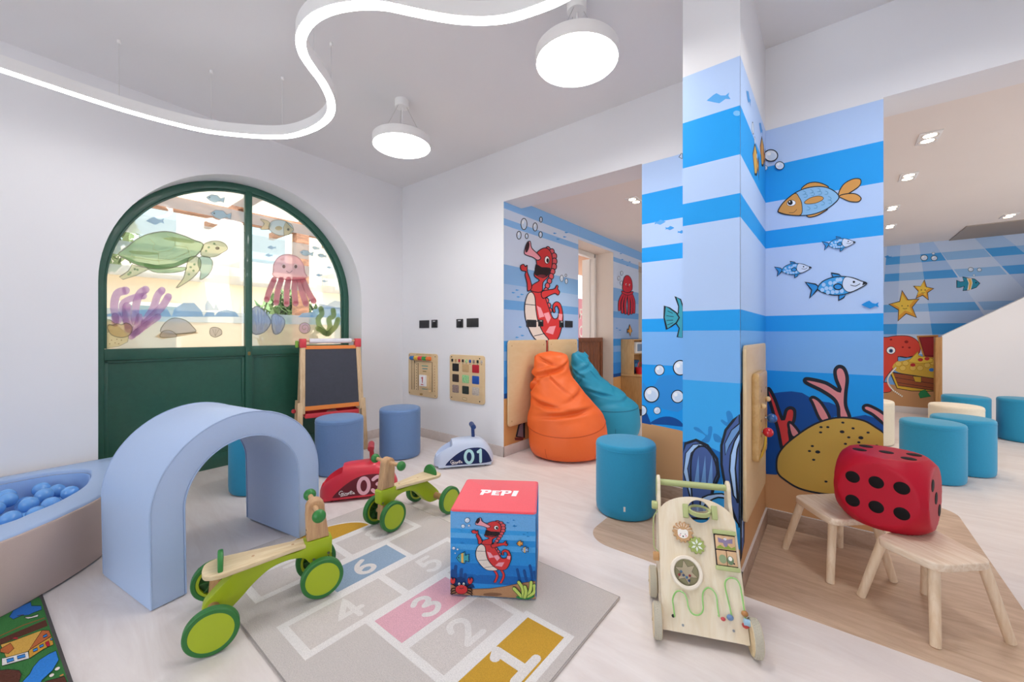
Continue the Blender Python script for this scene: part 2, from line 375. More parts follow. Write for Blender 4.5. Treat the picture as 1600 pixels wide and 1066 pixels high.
for u0, u1 in ((UC-RG, UC-.03), (UC+.026, UC+RG)):
    bm = BM(); prism(bm, [(u0, .13), (u1, .13), (u1, 1.0), (u0, 1.0)], OFF-.05, OFF-.03, M=MW)
    obj('lower_panel', bm, GREEN, win)
    bm = BM(); w = .022
    for q in ((u0, u0+w, .13, 1.0), (u1-w, u1, .13, 1.0), (u0, u1, .13, .13+w), (u0, u1, 1.0-w, 1.0)):
        prism(bm, [(q[0], q[2]), (q[1], q[2]), (q[1], q[3]), (q[0], q[3])], OFF-.03, OFF-.018, .003, M=MW)
    obj('panel_moulding', bm, GREEN, win)
def half_pane(sgn, r, z0=1.088):
    e = UC+.02 if sgn > 0 else UC-.024
    a = math.acos((e-UC)/r)
    if sgn > 0: return [(e, z0), (UC+r, z0)]+[(UC+r*math.cos(t), ZS+r*math.sin(t)) for t in (a*i/24 for i in range(25))]
    return [(UC-r, z0), (e, z0)]+[(UC+r*math.cos(t), ZS+r*math.sin(t)) for t in (a+(PI-a)*i/24 for i in range(25))]
for sg in (-1, 1):
    bm = BM(); prism(bm, half_pane(sg, RG-.01), OFF-.034, OFF-.030, M=MW); obj('pane', bm, glass_mat(), win)
bm = BM(); prism(bm, rrect(UC-.014, UC+.01, 1.0, 1.035, .008), OFF+.004, OFF+.008, .001, M=MW); obj('latch_plate', bm, mat('#8a7a4a', .4, 'plain', metal=.6), win)

# ------------------------------------------------------------------ outside the arched window and the side door
PAVE = mat('#cfc6ba', .8, 'plaster')
struct('terrace', bx(-14, -.45, -12, 9, -.12, -.06), PAVE)
struct('terrace_side', bx(-.45, 1.3, .3, 9, -.12, -.02), PAVE)
CREAM = mat('#efe3cf', .8, 'plaster'); YEL = mat('#e9dcc4', .8, 'plaster')
b = thing('hotel_building', 'pale yellow hotel building with white balconies across the terrace outside the arched window', 'building', (-9, -2, 0))
obj('wall', bx(-2, 0, -9, 9, -.06, 6.5), YEL, b)
for k in range(6):
    y = -7.4+k*2.6
    for z in (.5, 3.2):
        f = obj('window', bx(0, .05, y, y+1.25, z, z+1.5, bev=.01), mat('#f4f1ea', .5), b)
        obj('pane', bx(.05, .06, y+.1, y+1.15, z+.1, z+1.4), mat('#8fa7ad', .15), f)
    obj('balcony', bx(0, .9, y-.3, y+1.7, 2.6, 3.15, bev=.02), CREAM, b)
obj('roof', bx(-2.4, .8, -9.4, 9.4, 6.5, 6.75, bev=.03), mat('#b0694a', .7), b)
def tree(name, label, loc, h, r, hx, hx2, n):
    t = thing(name, label, 'tree', loc)
    obj('trunk', tube(BM(), [(0, 0, -.06), (.05, .02, h*.3), (-.03, .05, h*.6), (0, 0, h*.85)], [.12, .1, .07, .03], 8), mat('#6f5848', .9, 'leaf', hex2='#4d3c30'), t)
    bm = BM(); rnd = random.Random(int(h*100))
    for i in range(n):
        v = Vector((rnd.gauss(0, 1), rnd.gauss(0, 1), rnd.gauss(0, 1))).normalized()*r*rnd.random()**.4
        v.z = v.z*1.1+h*.75; s = .11+.1*rnd.random()
        M = Matrix.Translation(v) @ Matrix.Rotation(rnd.random()*6.3, 4, 'Z') @ Matrix.Rotation(rnd.random()*2.6-1.3, 4, 'X')
        vs = [bm.verts.new(M @ Vector(q)) for q in ((-s*.4, 0, 0), (0, -s, .02), (s*.4, 0, 0), (0, s, .02))]; bm.faces.new(vs)
    obj('foliage', bm, mat(hx, .6, 'leaf', hex2=hx2), t, kind='stuff')
tree('leafy_tree', 'dense green tree seen low behind the turtle on the window film', (-6.7, -3.6, 0), 2.3, 1.0, '#7d9a5c', '#5c7a44', 1300)
tree('olive_tree', 'grey green tree seen high behind the glass above the turtle', (-7.0, -2.3, 0), 4.4, .9, '#93a274', '#6f8454', 700)
tree('garden_shrub', 'dark green shrub seen beside the timber post outside the right pane', (-5.6, .9, 0), 1.9, .7, '#7f9a64', '#5f7d4c', 800)
pg = thing('pergola', 'rustic timber pergola beam and post standing outside the arched window', 'pergola', (-2.6, -1.2, 0))
WOODR = mat('#a97a5a', .7, 'wood', hex2='#7d5740', scale=(4, 1, 4))
obj('beam', bx(-.08, .08, -3.2, 3.6, 2.82, 3.0, bev=.012), WOODR, pg)
obj('post', bx(-.09, .09, 1.0, 1.2, -.06, 2.82, bev=.012), WOODR, pg)
for k in range(7): obj('rafter', bx(-1.6, 1.2, -2.8+k, -2.72+k, 3.0, 3.12, bev=.006), WOODR, pg)
# side door: white frame, door leaf, half-height slatted gate, poster stand outside
dr = thing('door_1', None, None); dr['kind'] = 'structure'
WP = mat('#e6e0da', .5)
obj('door_frame', box(box(box(BM(), (1.33, 1.493, 1.2), (.08, .06, 2.4), .004), (1.33, 2.457, 1.2), (.08, .06, 2.4), .004), (1.33, 1.975, 2.37), (.08, .964, .06), .004), WP, dr)
lf = obj('door_leaf', bx(1.17, 1.30, 2.41, 2.45, .02, 2.33, bev=.004), WP, dr)
obj('door_handle', tube(BM(), [(1.2, 2.41, 1.05), (1.2, 2.37, 1.05), (1.27, 2.37, 1.05)], .009, 8), mat('#3a3a3c', .35, metal=.8), lf)
gt = thing('wooden_gate', 'low brown wooden slatted gate closing the side doorway behind the beanbags', 'gate', (1.46, 1.975, 0))
GW = mat('#8c5638', .55, 'wood', hex2='#6e4029', scale=(10, 10, .9))
for k in range(9): obj('slat', bx(-.012, .012, -.44+k*.098, -.348+k*.098, .06, 1.12, bev=.004), GW, gt)
obj('top_rail', bx(-.02, .022, -.5, .5, 1.09, 1.152, bev=.005), GW, gt); obj('bottom_rail', bx(-.02, .022, -.5, .5, .02, .09, bev=.005), GW, gt)
for y in (-.475, .475): obj('stile', bx(-.02, .022, y-.03, y+.03, .02, 1.1, bev=.005), GW, gt)
ps = thing('poster_stand', 'pink poster board with white letters outside the side doorway', 'sign', (.55, 2.9, -.02))
pb = obj('board', bx(-.02, .02, -.85, 1.1, .6, 1.87, bev=.006), mat('#eba3b6', .5), ps)
for y in (-.75, .5): obj('leg', bx(-.02, .02, y-.02, y+.02, 0, .62), mat('#4a4a4c', .5), ps)
a = Art(lambda u, v, h: (.02+h, u, v), ps)
a.stroke([(.52+x*.75, 1.5+z*.85) for x, z in ((.11, .1), (0, .1), (0, 0), (0, .2), (.13, .2))], .035, '#ffffff'); a.done('letter')
a.stroke([(.78+.07*math.cos(t), 1.59+.1*math.sin(t)) for t in (2*PI*i/20 for i in range(20))], .035, '#ffffff', closed=True); a.done('letter')
a.stroke([(.57+.07*math.cos(t), 1.27+.09*math.sin(t)) for t in (2*PI*i/20 for i in range(20))], .035, '#ffffff', closed=True); a.done('letter')
a.stroke([(.74, 1.18), (.74, 1.37)], .035, '#ffffff')
a.done('letter')
struct('terrace_roof', bx(-.2, 1.2, 1.0, 5, 2.5, 2.6), mat('#b98a6a', .8))
dr2 = thing('door_2', None, None); dr2['kind'] = 'structure'
obj('door_leaf', bx(1.36, 1.40, 3.46, 4.5, 0, 2.33), mat('#dcd6cc', .6), dr2)
# ------------------------------------------------------------------ murals (flat print on the walls)
LT, BL, MB, DP, SA, NV, OUT = '#b7d0f6', '#1f9fee', '#7ab4f0', '#189bee', '#c99a6c', '#0e4c98', '#1f2530'
ST_ = [(2.492, 2.262, LT), (2.262, 2.035, BL), (2.035, 1.855, LT), (1.855, 1.744, BL), (1.744, 1.316, LT), (1.316, 1.218, BL), (1.218, .972, MB), (.972, .1, DP)]
sB = lambda px, py, h: (lambda p: (min(4.3645, max(3.0175, p.x)), -h, p.z))(on_plane(px, py, 0, 1, 0))
sBm = lambda u, v, h: (u, -h, v)
def stripes(art, u0, u1, rows):
    for z1, z0, c in rows: art.poly([(u0, z0), (u1, z0), (u1, z1), (u0, z1)], c)
def bubble(a, x, y, rx, ry=None, lw=None):
    ry = ry or rx; a.ell(x, y, rx, ry, '#dfe9f8', OUT, lw or rx*.16); a.ell(x+rx*.12, y+ry*.18, rx*.62, ry*.62, '#cfe0f6'); a.ell(x-rx*.3, y-ry*.3, rx*.3, ry*.3, '#f6fafe')
def silh(a, x, y, s, c, ang=0, fl=1):
    P = [(-64, 0), (-24, -22), (-4, -29), (16, -12), (41, -7), (64, -19), (56, -2), (64, 18), (38, 11), (1, 28), (-24, 18)]
    ca, sa = math.cos(ang), math.sin(ang); P = [(p[0]*fl, p[1]) for p in P]
    a.poly([(x+s*(p[0]*ca-p[1]*sa), y+s*(p[0]*sa+p[1]*ca)) for p in P], c)
def scaled(a, ox, oy, sc, cx, cy, s, sx, sy):       # next drawing: its (sx,sy) lands on crop point (cx,cy) at scale s
    a.at(ox+(cx-sx*s)/sc, oy+(cy-sy*s)/sc, sc/s)

art = Art(sBm, wall_center)
stripes(art, 3.017, 4.365, ST_)
art.poly([(3.017, .1), (4.365, .1), (4.365, .33), (3.82, .33), (3.56, .45), (3.3, .51), (3.017, .53)], SA)
art.done('mural_stripes')
art.surf = sB; art.at(0, 0, 1)
# left of the pillar
art.poly([(1003, 634), (1012, 648), (1018, 664), (1003, 661)], NV); art.poly([(1016, 662), (1030, 653), (1046, 651), (1060, 656), (1068, 664), (1068, 667), (1040, 664)], NV, sm=3)
art.poly([(1004, 598), (1012, 606), (1024, 600), (1030, 590), (1048, 586), (1066, 592), (1066, 640), (1040, 640), (1022, 632), (1008, 628)], '#2f8fdc', sm=3)
art.at(960, 600, 5.333)
art.done('mural_reef')
for x, y, r in ((310, 88, 62), (527, 105, 50), (228, 222, 42), (357, 222, 29)): bubble(art, x, y, r, r*1.04)
art.at(880, 360, 3.333)
for x, y, r in ((502, 728, 25), (610, 716, 36)): bubble(art, x, y, r, r*1.06)
art.done('painted_bubbles')
art.at(1000, 220, 5.33)
silh(art, 168, 680, .75, '#5aa9ea', -.1, -1); silh(art, 250, 728, .6, '#3f9be4', -.05, -1); silh(art, 345, 760, .5, '#3f9be4', 0, -1)
art.poly([(345, 106), (325, 138), (352, 150), (356, 148), (356, 106)], '#c9d8f0', OUT, 4)
art.done('painted_small_fish')
art.at(880, 360, 3.333)
art.poly([(575, 465), (600, 430), (602, 395), (585, 345), (612, 360), (625, 400), (625, 560), (595, 555), (605, 510)], '#3c9fb4', OUT, 6)
art.poly([(530, 395), (555, 405), (590, 430), (605, 455), (590, 482), (565, 500), (540, 515), (526, 455)], '#3c9fb4', OUT, 7)
for P in ([(545, 420), (570, 432)], [(540, 445), (575, 450)], [(540, 470), (572, 468)], [(545, 492), (572, 482)]): art.stroke(P, 3, OUT)
art.done('painted_teal_fish')
# right of the pillar
art.at(1190, 540, 4.262)
art.poly([(30, 855), (100, 860), (300, 700), (490, 500), (440, 380), (400, 370), (330, 350), (270, 315), (200, 305), (130, 310), (60, 320), (30, 310)], NV)
art.poly([(400, 480), (400, 375), (450, 378), (500, 400), (520, 470)], NV); art.poly([(580, 480), (690, 462), (815, 500), (815, 600), (600, 560)], NV)
art.done('mural_reef')
def coral(P, c, lw=22):
    art.poly(P, c, OUT, lw, sm=5)
coral([(140, 690), (110, 560), (70, 420), (38, 310), (52, 290), (90, 360), (140, 490), (165, 430), (195, 415), (220, 435), (215, 500), (185, 560), (190, 640)], '#d9403f')
coral([(205, 610), (180, 540), (185, 510), (215, 530), (255, 590)], '#dd8d92', 18)
coral([(395, 500), (340, 385), (325, 355), (350, 345), (400, 385), (455, 490)], '#dd8d92', 20)
coral([(520, 485), (510, 410), (480, 355), (400, 300), (300, 250), (290, 225), (330, 225), (430, 250), (520, 300), (495, 220), (490, 165), (515, 140), (550, 155), (570, 220), (560, 320), (560, 400), (585, 485)], '#dd8d92', 24)
coral([(880, 570), (812, 520), (740, 460), (685, 430), (680, 405), (710, 398), (770, 425), (815, 455), (880, 500)], '#dd8d92', 20)
art.done('painted_coral')
art.poly([(100, 800), (110, 730), (160, 660), (260, 580), (360, 520), (470, 485), (570, 480), (680, 500), (760, 545), (830, 598), (900, 700), (900, 900), (830, 960), (700, 985), (560, 995), (400, 985), (250, 950), (150, 890), (110, 850)], '#c7a44c', OUT, 12, sm=4)
for x, y, r in ((396, 543, 11), (441, 543, 11), (393, 578, 11), (541, 513, 11), (609, 551, 11), (536, 574, 16), (709, 579, 11), (580, 611, 11), (661, 614, 17), (647, 644, 11), (558, 654, 11), (766, 666, 11), (338, 669, 11), (319, 702, 11), (374, 708, 17), (347, 760, 11), (429, 905, 11)): art.ell(x, y, r, r*.62, OUT, rot=.1)
art.done('painted_sponge')
art.at(1190, 270, 4.635)
OR = '#d79b52'
art.poly([(555, 165), (590, 90), (660, 48), (715, 50), (710, 95), (650, 140), (600, 165)], OR, OUT, 7, sm=4)
art.poly([(560, 172), (610, 155), (680, 155), (720, 185), (700, 212), (640, 210), (590, 190)], OR, OUT, 7, sm=4)
art.poly([(288, 125), (330, 82), (390, 70), (450, 85), (485, 112), (390, 125)], OR, OUT, 7, sm=3); art.poly([(325, 300), (340, 323), (390, 316), (440, 292), (480, 262), (400, 280)], OR, OUT, 7, sm=3)
body = smooth([(120, 275), (160, 215), (240, 150), (330, 112), (430, 102), (510, 125), (560, 175), (525, 225), (450, 275), (360, 305), (270, 312), (180, 305), (130, 292)], 4)
art.poly(body, '#8dbfe6'); art.poly([(122, 275), (160, 217), (240, 152), (272, 180), (292, 230), (285, 306), (200, 306), (135, 290)], OR, OUT, 5, sm=4); art.stroke(body, 7, OUT, closed=True)
art.poly([(310, 215), (350, 185), (410, 170), (445, 180), (440, 200), (390, 222), (330, 228)], OR, OUT, 4, sm=3)
art.ell(216, 222, 32, 21, '#f4f7fb', OUT, 3, rot=-.15); art.ell(208, 218, 18, 18, '#15151c'); art.ell(203, 212, 5, 5, '#ffffff')
art.stroke([(200, 292), (232, 290), (255, 268)], 3, OUT, sm=3)
for x, y in ((310, 150), (362, 140), (415, 130), (470, 150), (492, 190), (340, 262), (392, 250), (445, 225), (320, 170), (372, 158), (425, 150), (498, 215)): art.stroke([(x-8, y-16), (x+10, y-6), (x+6, y+8), (x-12, y+10)], 3, '#4c86b4', sm=3)
art.done('painted_orange_fish')
def small_fish(cx, cy, s):
    scaled(art, 1190, 270, 4.635, cx, cy, s, 540, 825)
    art.poly([(318, 795), (390, 808), (418, 830), (385, 870), (350, 908), (362, 850)], '#2e8fd8', OUT, 9); art.poly([(505, 728), (560, 737), (585, 758), (520, 768)], '#2e8fd8', OUT, 8); art.poly([(560, 880), (610, 878), (595, 905), (558, 925)], '#2e8fd8', OUT, 8)
    art.poly([(405, 838), (440, 790), (510, 760), (580, 752), (660, 762), (720, 785), (762, 802), (715, 835), (650, 865), (580, 885), (500, 885), (430, 862)], '#3f9ee0', OUT, 7, sm=3)
    for x, y in ((450, 812), (498, 800), (550, 778), (440, 850), (470, 838), (500, 838), (480, 868), (515, 866), (545, 862), (570, 775), (580, 858), (530, 800)): art.ell(x, y, 15, 15, '#a8cdf4', n=12)
    art.poly([(605, 757), (660, 764), (720, 787), (760, 802), (715, 833), (640, 866), (598, 845), (585, 805)], '#d3e0f5', OUT, 4, sm=3)
    art.ell(553, 827, 30, 21, '#2e8fd8', OUT, 8); art.ell(668, 792, 9, 8, OUT); art.stroke([(645, 815), (680, 822), (712, 805)], 5, OUT, sm=3); art.poly([(735, 790), (764, 802), (728, 818)], OUT)
    art.done('painted_blue_fish')
small_fish(540, 825, 1); small_fish(228, 702, .6); small_fish(558, 518, .54)
art.at(1190, 270, 4.635); silh(art, 784, 957, 1, '#1d8fdd'); art.done('painted_small_fish')
art.at(1000, 220, 5.33); bubble(art, 1092, 128, 56, 48); bubble(art, 1046, 230, 18, 19)
art.at(1060, 60, 2.132); bubble(art, 338, 426, 15, 13); art.done('painted_bubbles')
# pillar, side facing the room corner
pil = Art(sBm, wall_pillar); pil.surf = lambda u, v, h: (u, -.879-h, v)
stripes(pil, 3.561, 3.815, ST_[:-1]+[(.972, .1, '#3aa9f0')]); pil.poly([(3.561, .1), (3.815, .1), (3.815, .2), (3.561, .24)], SA); pil.done('mural_stripes')
pil.surf = lambda px, py, h: (lambda p: (min(3.8145, max(3.5615, p.x)), -.879-h, p.z))(on_plane(px, py, 0, 1, -.879))
pil.at(1060, 60, 2.132); silh(pil, 133, 200, .62, '#5aa9ea', -.2); pil.ell(195, 250, 12, 9, '#7cc0f4'); pil.done('painted_small_fish')
pil.at(1050, 540, 3.331); SH, SL, SM = '#47609c', '#a9cbf6', '#6d9ad2'
for P in ([(150, 500), (175, 470), (120, 440), (115, 425), (140, 430), (185, 468), (190, 425), (210, 425), (205, 470), (190, 505)], [(225, 500), (215, 460), (240, 465), (270, 500)], [(285, 420), (255, 395), (262, 385), (290, 400), (282, 350), (300, 340), (318, 370), (315, 420)]): pil.poly(P, '#2b87cf', sm=3)
pil.poly([(49, 500), (140, 500), (262, 560), (262, 720), (49, 720)], '#0f6ab8'); pil.done('mural_reef')
pil.poly([(50, 780), (49, 560), (70, 510), (125, 492), (185, 520), (235, 590), (245, 680), (215, 750), (180, 900), (80, 900)], SH, OUT, 14)
pil.poly([(72, 560), (110, 515), (150, 512), (180, 530), (140, 520), (100, 560), (82, 640), (105, 780), (95, 790), (60, 660)], SL, OUT, 5)
pil.poly([(100, 600), (120, 540), (170, 525), (215, 580), (235, 660), (215, 720), (180, 880), (120, 880), (100, 720)], SH, OUT, 9, sm=3)
for x in (125, 160, 195): pil.poly([(x-12, 740), (x+14, 570), (x+18, 740)], SM)
pil.done('painted_shell')
pil.poly([(360, 360), (320, 390), (280, 440), (258, 520), (258, 620), (285, 780), (330, 900), (360, 950)], SH, OUT, 14)
pil.poly([(352, 405), (310, 440), (275, 510), (278, 570), (300, 520), (352, 440)], SM, OUT, 5); pil.poly([(355, 450), (325, 500), (305, 570), (300, 650), (320, 780), (345, 820), (330, 640), (340, 540), (356, 490)], SL, OUT, 8)
pil.poly([(160, 790), (260, 770), (300, 800), (240, 790), (180, 820), (150, 860)], SL, OUT, 8, sm=3); pil.done('painted_shell')
# pillar, long side towards the second room
pl2 = Art(None, wall_pillar); pl2.surf = lambda u, v, h: (3.815+h, u, v)
stripes(pl2, -.879, 0, ST_); pl2.poly([(-.879, .1), (0, .1), (0, .33), (-.5, .36), (-.879, .3)], SA)
pl2.poly([(0, .33), (-.3, .35), (-.5, .36), (-.5, .6), (-.2, .62), (0, .58)], NV); pl2.done('mural_stripes')
def pfish(y, z, s, c, c2):
    pl2.poly([(y+p[0]*s, z+p[1]*s) for p in ((-.5, 0), (-.15, .42), (.25, .3), (.42, .05), (.62, .32), (.58, 0), (.62, -.32), (.42, -.05), (.2, -.32), (-.15, -.42))], c, OUT, .014*s/.2)
    pl2.poly([(y+p[0]*s, z+p[1]*s) for p in ((-.12, .36), (.0, .36), (.0, -.36), (-.12, -.36))], c2)
pfish(-.42, 2.16, .2, '#e2a23c', '#e8d35a'); pfish(-.15, 2.3, .2, '#d98a2e', '#f0d060'); pl2.done('painted_orange_fish')
for y, z, s in ((-.66, 2.4, .12), (-.22, 2.42, .13)): silh(pl2, y, z, s/110, '#4f9bdf')
pl2.done('painted_small_fish')
for y, z, r in ((-.52, 2.3, .03), (-.45, 2.26, .02), (-.38, 2.2, .015)): bubble(pl2, y, z, r)
pl2.done('painted_bubbles')
pl2.poly([(-.87, .15), (-.79, .2), (-.76, .9), (-.8, 1.0), (-.87, .92)], SH, OUT, .02); pl2.stroke([(-.84, .25), (-.82, .85)], .02, SL)
pl2.done('painted_shell')

# ---- alcove wall: seahorse side
SC_ = lambda px, py, h: (lambda p: (XC+h, p.y, p.z))(on_plane(px, py, 1, 0, XC))
SCm = lambda u, v, h: (XC+h, u, v)
L2, B2, S2 = '#d3dff3', '#8fc0f2', '#cf9b63'
R2 = [(2.62, 2.435, B2), (2.435, 2.338, L2), (2.338, 2.27, B2), (2.27, 1.886, L2), (1.886, 1.696, '#8ab8e8'), (1.696, 1.54, '#a9c6ec'), (1.54, 1.446, '#6fa9e4'), (1.446, 1.134, '#a6c3ec'), (1.134, 1.03, '#3f97e0'), (1.03, .94, '#7fb0e8'), (.94, .78, '#4b9be4'), (.78, .617, '#2f86d8'), (.617, .567, NV), (.567, .1, S2)]
al = Art(SCm, wall_alcove)
stripes(al, 0, 1.463, R2); stripes(al, 2.487, 3.46, R2); al.poly([(1.463, 2.4), (4.5, 2.4), (4.5, 2.62), (1.463, 2.62)], B2); al.poly([(1.463, 2.4), (4.5, 2.4), (4.5, 2.435), (1.463, 2.435)], L2); al.done('mural_stripes')
al.surf = SC_; al.at(760, 280, 10.66)
for x, y, rx, ry in ((622, 748, 50, 94), (808, 797, 36, 68), (905, 675, 22, 44), (538, 935, 36, 66), (667, 950, 24, 42), (898, 925, 28, 50)): bubble(al, x, y, rx, ry, 12)
al.at(780, 310, 4.44)
for x, y, rx, ry in ((432, 555, 12, 22), (464, 575, 9, 18), (461, 535, 6, 10)): bubble(al, x, y, rx, ry, 3)
al.done('painted_bubbles')
for x, y in ((383, 243), (463, 238), (451, 268), (405, 283), (95, 655), (121, 637), (155, 667), (130, 684), (143, 893), (158, 952), (121, 965)): silh(al, x, y, .2, '#4f9fe2')
al.done('painted_small_fish')
RD, RK, PK, BE = '#d33a3c', '#8f1f2a', '#f1a3b1', '#e6dad2'
def seahorse(a, line):       # a generic red seahorse with a cream belly, drawn for this wall
    for x, y, r in ((335, 356, 17), (362, 372, 18), (378, 402, 19), (380, 438, 19), (378, 474, 18), (368, 508, 17), (358, 542, 17), (346, 574, 16), (332, 606, 16), (322, 640, 16), (318, 676, 15), (326, 710, 15), (340, 744, 15), (350, 778, 14)): a.ell(x, y, r, r*1.25, '#dd5a62', OUT, line, n=14)
    a.poly([(225, 640), (215, 690), (240, 760), (262, 840), (300, 930), (345, 985), (400, 980), (430, 900), (440, 820), (425, 740), (395, 718), (370, 740), (372, 790), (385, 788), (382, 760), (398, 748), (412, 780), (400, 830), (370, 830), (345, 770), (320, 700), (300, 640), (270, 590)], RD, OUT, line, sm=3)
    for P in ([(258, 745), (285, 760), (310, 820), (275, 830)], [(305, 800), (340, 790), (355, 830), (335, 870)], [(320, 930), (345, 890), (390, 885), (370, 945)], [(410, 800), (437, 805), (430, 850), (408, 840)]): a.poly(P, PK)
    a.poly([(205, 655), (185, 690), (173, 760), (180, 840), (205, 910), (240, 970), (280, 995), (340, 985), (300, 930), (265, 850), (250, 760), (245, 690), (228, 655)], BE, OUT, line, sm=3)
    for P in ([(178, 735), (250, 742)], [(195, 862), (268, 852)], [(240, 955), (312, 938)]): a.stroke(P, line*.8, OUT)
    a.poly([(215, 640), (230, 600), (275, 570), (245, 545), (240, 520), (258, 470), (250, 400), (270, 365), (310, 345), (345, 360), (365, 410), (360, 480), (335, 545), (300, 585), (290, 650)], RD, OUT, line, sm=3)
    a.poly([(262, 430), (230, 410), (178, 392), (172, 365), (190, 310), (212, 300), (222, 345), (262, 385), (285, 415)], PK, OUT, line, sm=3); a.ell(192, 340, 12, 38, '#3a2228', rot=.25)
    a.poly([(252, 460), (290, 480), (350, 485), (338, 530), (300, 552), (255, 535), (245, 520)], '#2a1c20', OUT, line*.7, sm=2); a.ell(290, 540, 30, 10, '#7a3038')
    a.ell(328, 428, 17, 26, '#ffffff', OUT, line*.7); a.ell(332, 432, 9, 16, '#141418')
    a.poly([(195, 645), (190, 590), (175, 530), (183, 510), (150, 500), (143, 470), (165, 458), (178, 475), (190, 465), (192, 510), (210, 560), (222, 620)], RD, OUT, line, sm=3)
    a.poly([(290, 650), (340, 635), (380, 628), (395, 603), (405, 612), (402, 630), (416, 650), (405, 672), (385, 660), (350, 672), (300, 695)], RD, OUT, line, sm=3)
al.at(780, 310, 4.44); seahorse(al, 6)
al.poly([(322, 985), (345, 990), (335, 1100), (322, 1080)], RD, OUT, 5); al.done('painted_seahorse')
al.at(0, 0, 1); al.poly([(810, 664), (818, 660), (818, 684), (806, 682)], '#8a7a88', OUT, 2); al.poly([(803, 684), (818, 683), (816, 688), (804, 688)], '#7a3a34'); al.done('painted_shell')
al.at(880, 360, 3.333)
def octo(a, P_head, legs, brim, c, line, face):
    for L in legs: a.stroke(L, line*5.5, OUT, sm=4); 
    for L in legs: a.stroke(L, line*3.6, c, sm=4)
    a.poly(P_head, c, OUT, line, sm=4); a.poly(brim, c, OUT, line, sm=3)
    for x, y, r in face: a.ell(x, y, r*.75, r*1.3, '#ffffff'); a.ell(x+r*.2, y+r*.2, r*.5, r*.9, '#181818')
    x0, y0, r0 = face[0]; x1, y1, r1 = face[1]; a.stroke([(x0+r0, y0+2.2*r0), ((x0+x1)/2, (y0+y1)/2+3.2*r0), (x1-r1, y1+2.2*r1)], line*.6, OUT, sm=3)
octo(al, [(308, 310), (310, 265), (322, 238), (340, 238), (355, 265), (356, 310), (332, 325)], [[(310, 330), (292, 370), (290, 415)], [(318, 335), (305, 380), (306, 428)], [(328, 337), (320, 385), (322, 432)], [(338, 338), (340, 385), (338, 436)], [(346, 336), (355, 380), (353, 432)], [(352, 330), (366, 370), (366, 428)]], [(303, 315), (332, 326), (360, 318), (357, 332), (330, 338), (306, 328)], '#d5323f', 2.6, [(325, 282, 4), (343, 285, 4)])
al.done('painted_octopus')
for x, y in ((287, 250), (302, 224), (300, 275)): bubble(al, x, y, 6, 11, 1.5)
al.done('painted_bubbles')
for x, y in ((297, 122), (305, 152), (344, 165), (331, 184), (276, 510), (293, 520)): silh(al, x, y, .1, '#4f9fe2')
al.poly([(343, 490), (350, 508), (356, 525), (350, 535), (346, 552), (342, 536), (336, 528), (331, 536), (332, 512), (338, 520)], '#e59a3c', OUT, 1.6); al.stroke([(346, 506), (346, 540)], 2.5, '#f3dc9a'); al.done('painted_small_fish')

# ---- rear wall seen through the right opening
rw = Art(None, wall_rear); rw.surf = lambda u, v, h: (u, YD-h, v)
R3 = [(2.57, 2.4, '#a9c8ee'), (2.4, 2.28, '#4ba0e2'), (2.28, 2.14, '#a3c3ec'), (2.14, 2.02, '#4b9de0'), (2.02, 1.66, '#b3caec'), (1.66, 1.54, '#5fa6e2'), (1.54, 1.36, '#a3c0ea'), (1.36, 1.2, '#3a96dd'), (1.2, .98, '#8fb6e6'), (.98, .42, '#74a9e4'), (.42, .1, '#c29468')]
stripes(rw, XC, 7.6, R3)
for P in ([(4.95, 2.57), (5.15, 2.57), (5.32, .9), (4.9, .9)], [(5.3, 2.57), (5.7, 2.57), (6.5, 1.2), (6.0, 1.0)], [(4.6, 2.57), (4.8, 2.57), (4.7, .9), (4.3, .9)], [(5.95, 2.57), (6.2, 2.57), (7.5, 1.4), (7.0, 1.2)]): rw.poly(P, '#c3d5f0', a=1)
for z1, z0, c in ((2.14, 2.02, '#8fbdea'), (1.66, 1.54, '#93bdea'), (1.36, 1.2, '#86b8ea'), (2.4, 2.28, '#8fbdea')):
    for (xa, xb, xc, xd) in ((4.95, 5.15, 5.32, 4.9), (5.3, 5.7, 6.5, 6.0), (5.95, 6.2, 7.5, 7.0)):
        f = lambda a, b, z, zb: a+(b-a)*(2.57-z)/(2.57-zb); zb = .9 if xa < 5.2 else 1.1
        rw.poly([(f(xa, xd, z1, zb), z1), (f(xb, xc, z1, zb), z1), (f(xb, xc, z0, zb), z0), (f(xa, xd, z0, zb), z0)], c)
rw.done('mural_stripes')
rw.surf = lambda px, py, h: (lambda p: (p.x, YD-h, p.z))(on_plane(px, py, 0, 1, YD)); rw.at(1370, 420, 4.443)
def star(cx, cy, r, rot, k=.45):
    P = [(cx+(r if i % 2 == 0 else r*k)*math.cos(rot+PI*i/5), cy+(r if i % 2 == 0 else r*k)*math.sin(rot+PI*i/5)) for i in range(10)]
    rw.poly(P, '#e0a03c', OUT, 5); rw.poly([(cx+(x-cx)*.72-6, cy+(y-cy)*.72-8) for x, y in P], '#ecc84e')
    for d in (-20, 20): rw.ell(cx+d*r/110, cy-4, 4, 4, OUT)
    rw.stroke([(cx-14*r/110, cy+14), (cx, cy+18), (cx+14*r/110, cy+14)], 3, OUT); rw.done('painted_starfish')
star(195, 262, 112, -1.75); star(322, 152, 74, -1.45)
rw.poly([(555, 80), (580, 92), (605, 88), (595, 58), (640, 66), (680, 72), (715, 102), (690, 130), (640, 148), (597, 152), (606, 122), (580, 130), (555, 132)], '#2a8fae', OUT, 4)
rw.poly([(628, 68), (655, 70), (662, 100), (650, 145), (632, 148), (640, 100)], '#e2b45c', '#f2e6d0', 5); rw.ell(688, 97, 5, 5, OUT); rw.done('painted_teal_fish')
for x, y, r in ((652, 6, 18), (712, 8, 15), (674, 46, 8)): bubble(rw, x, y, r, r*.8)
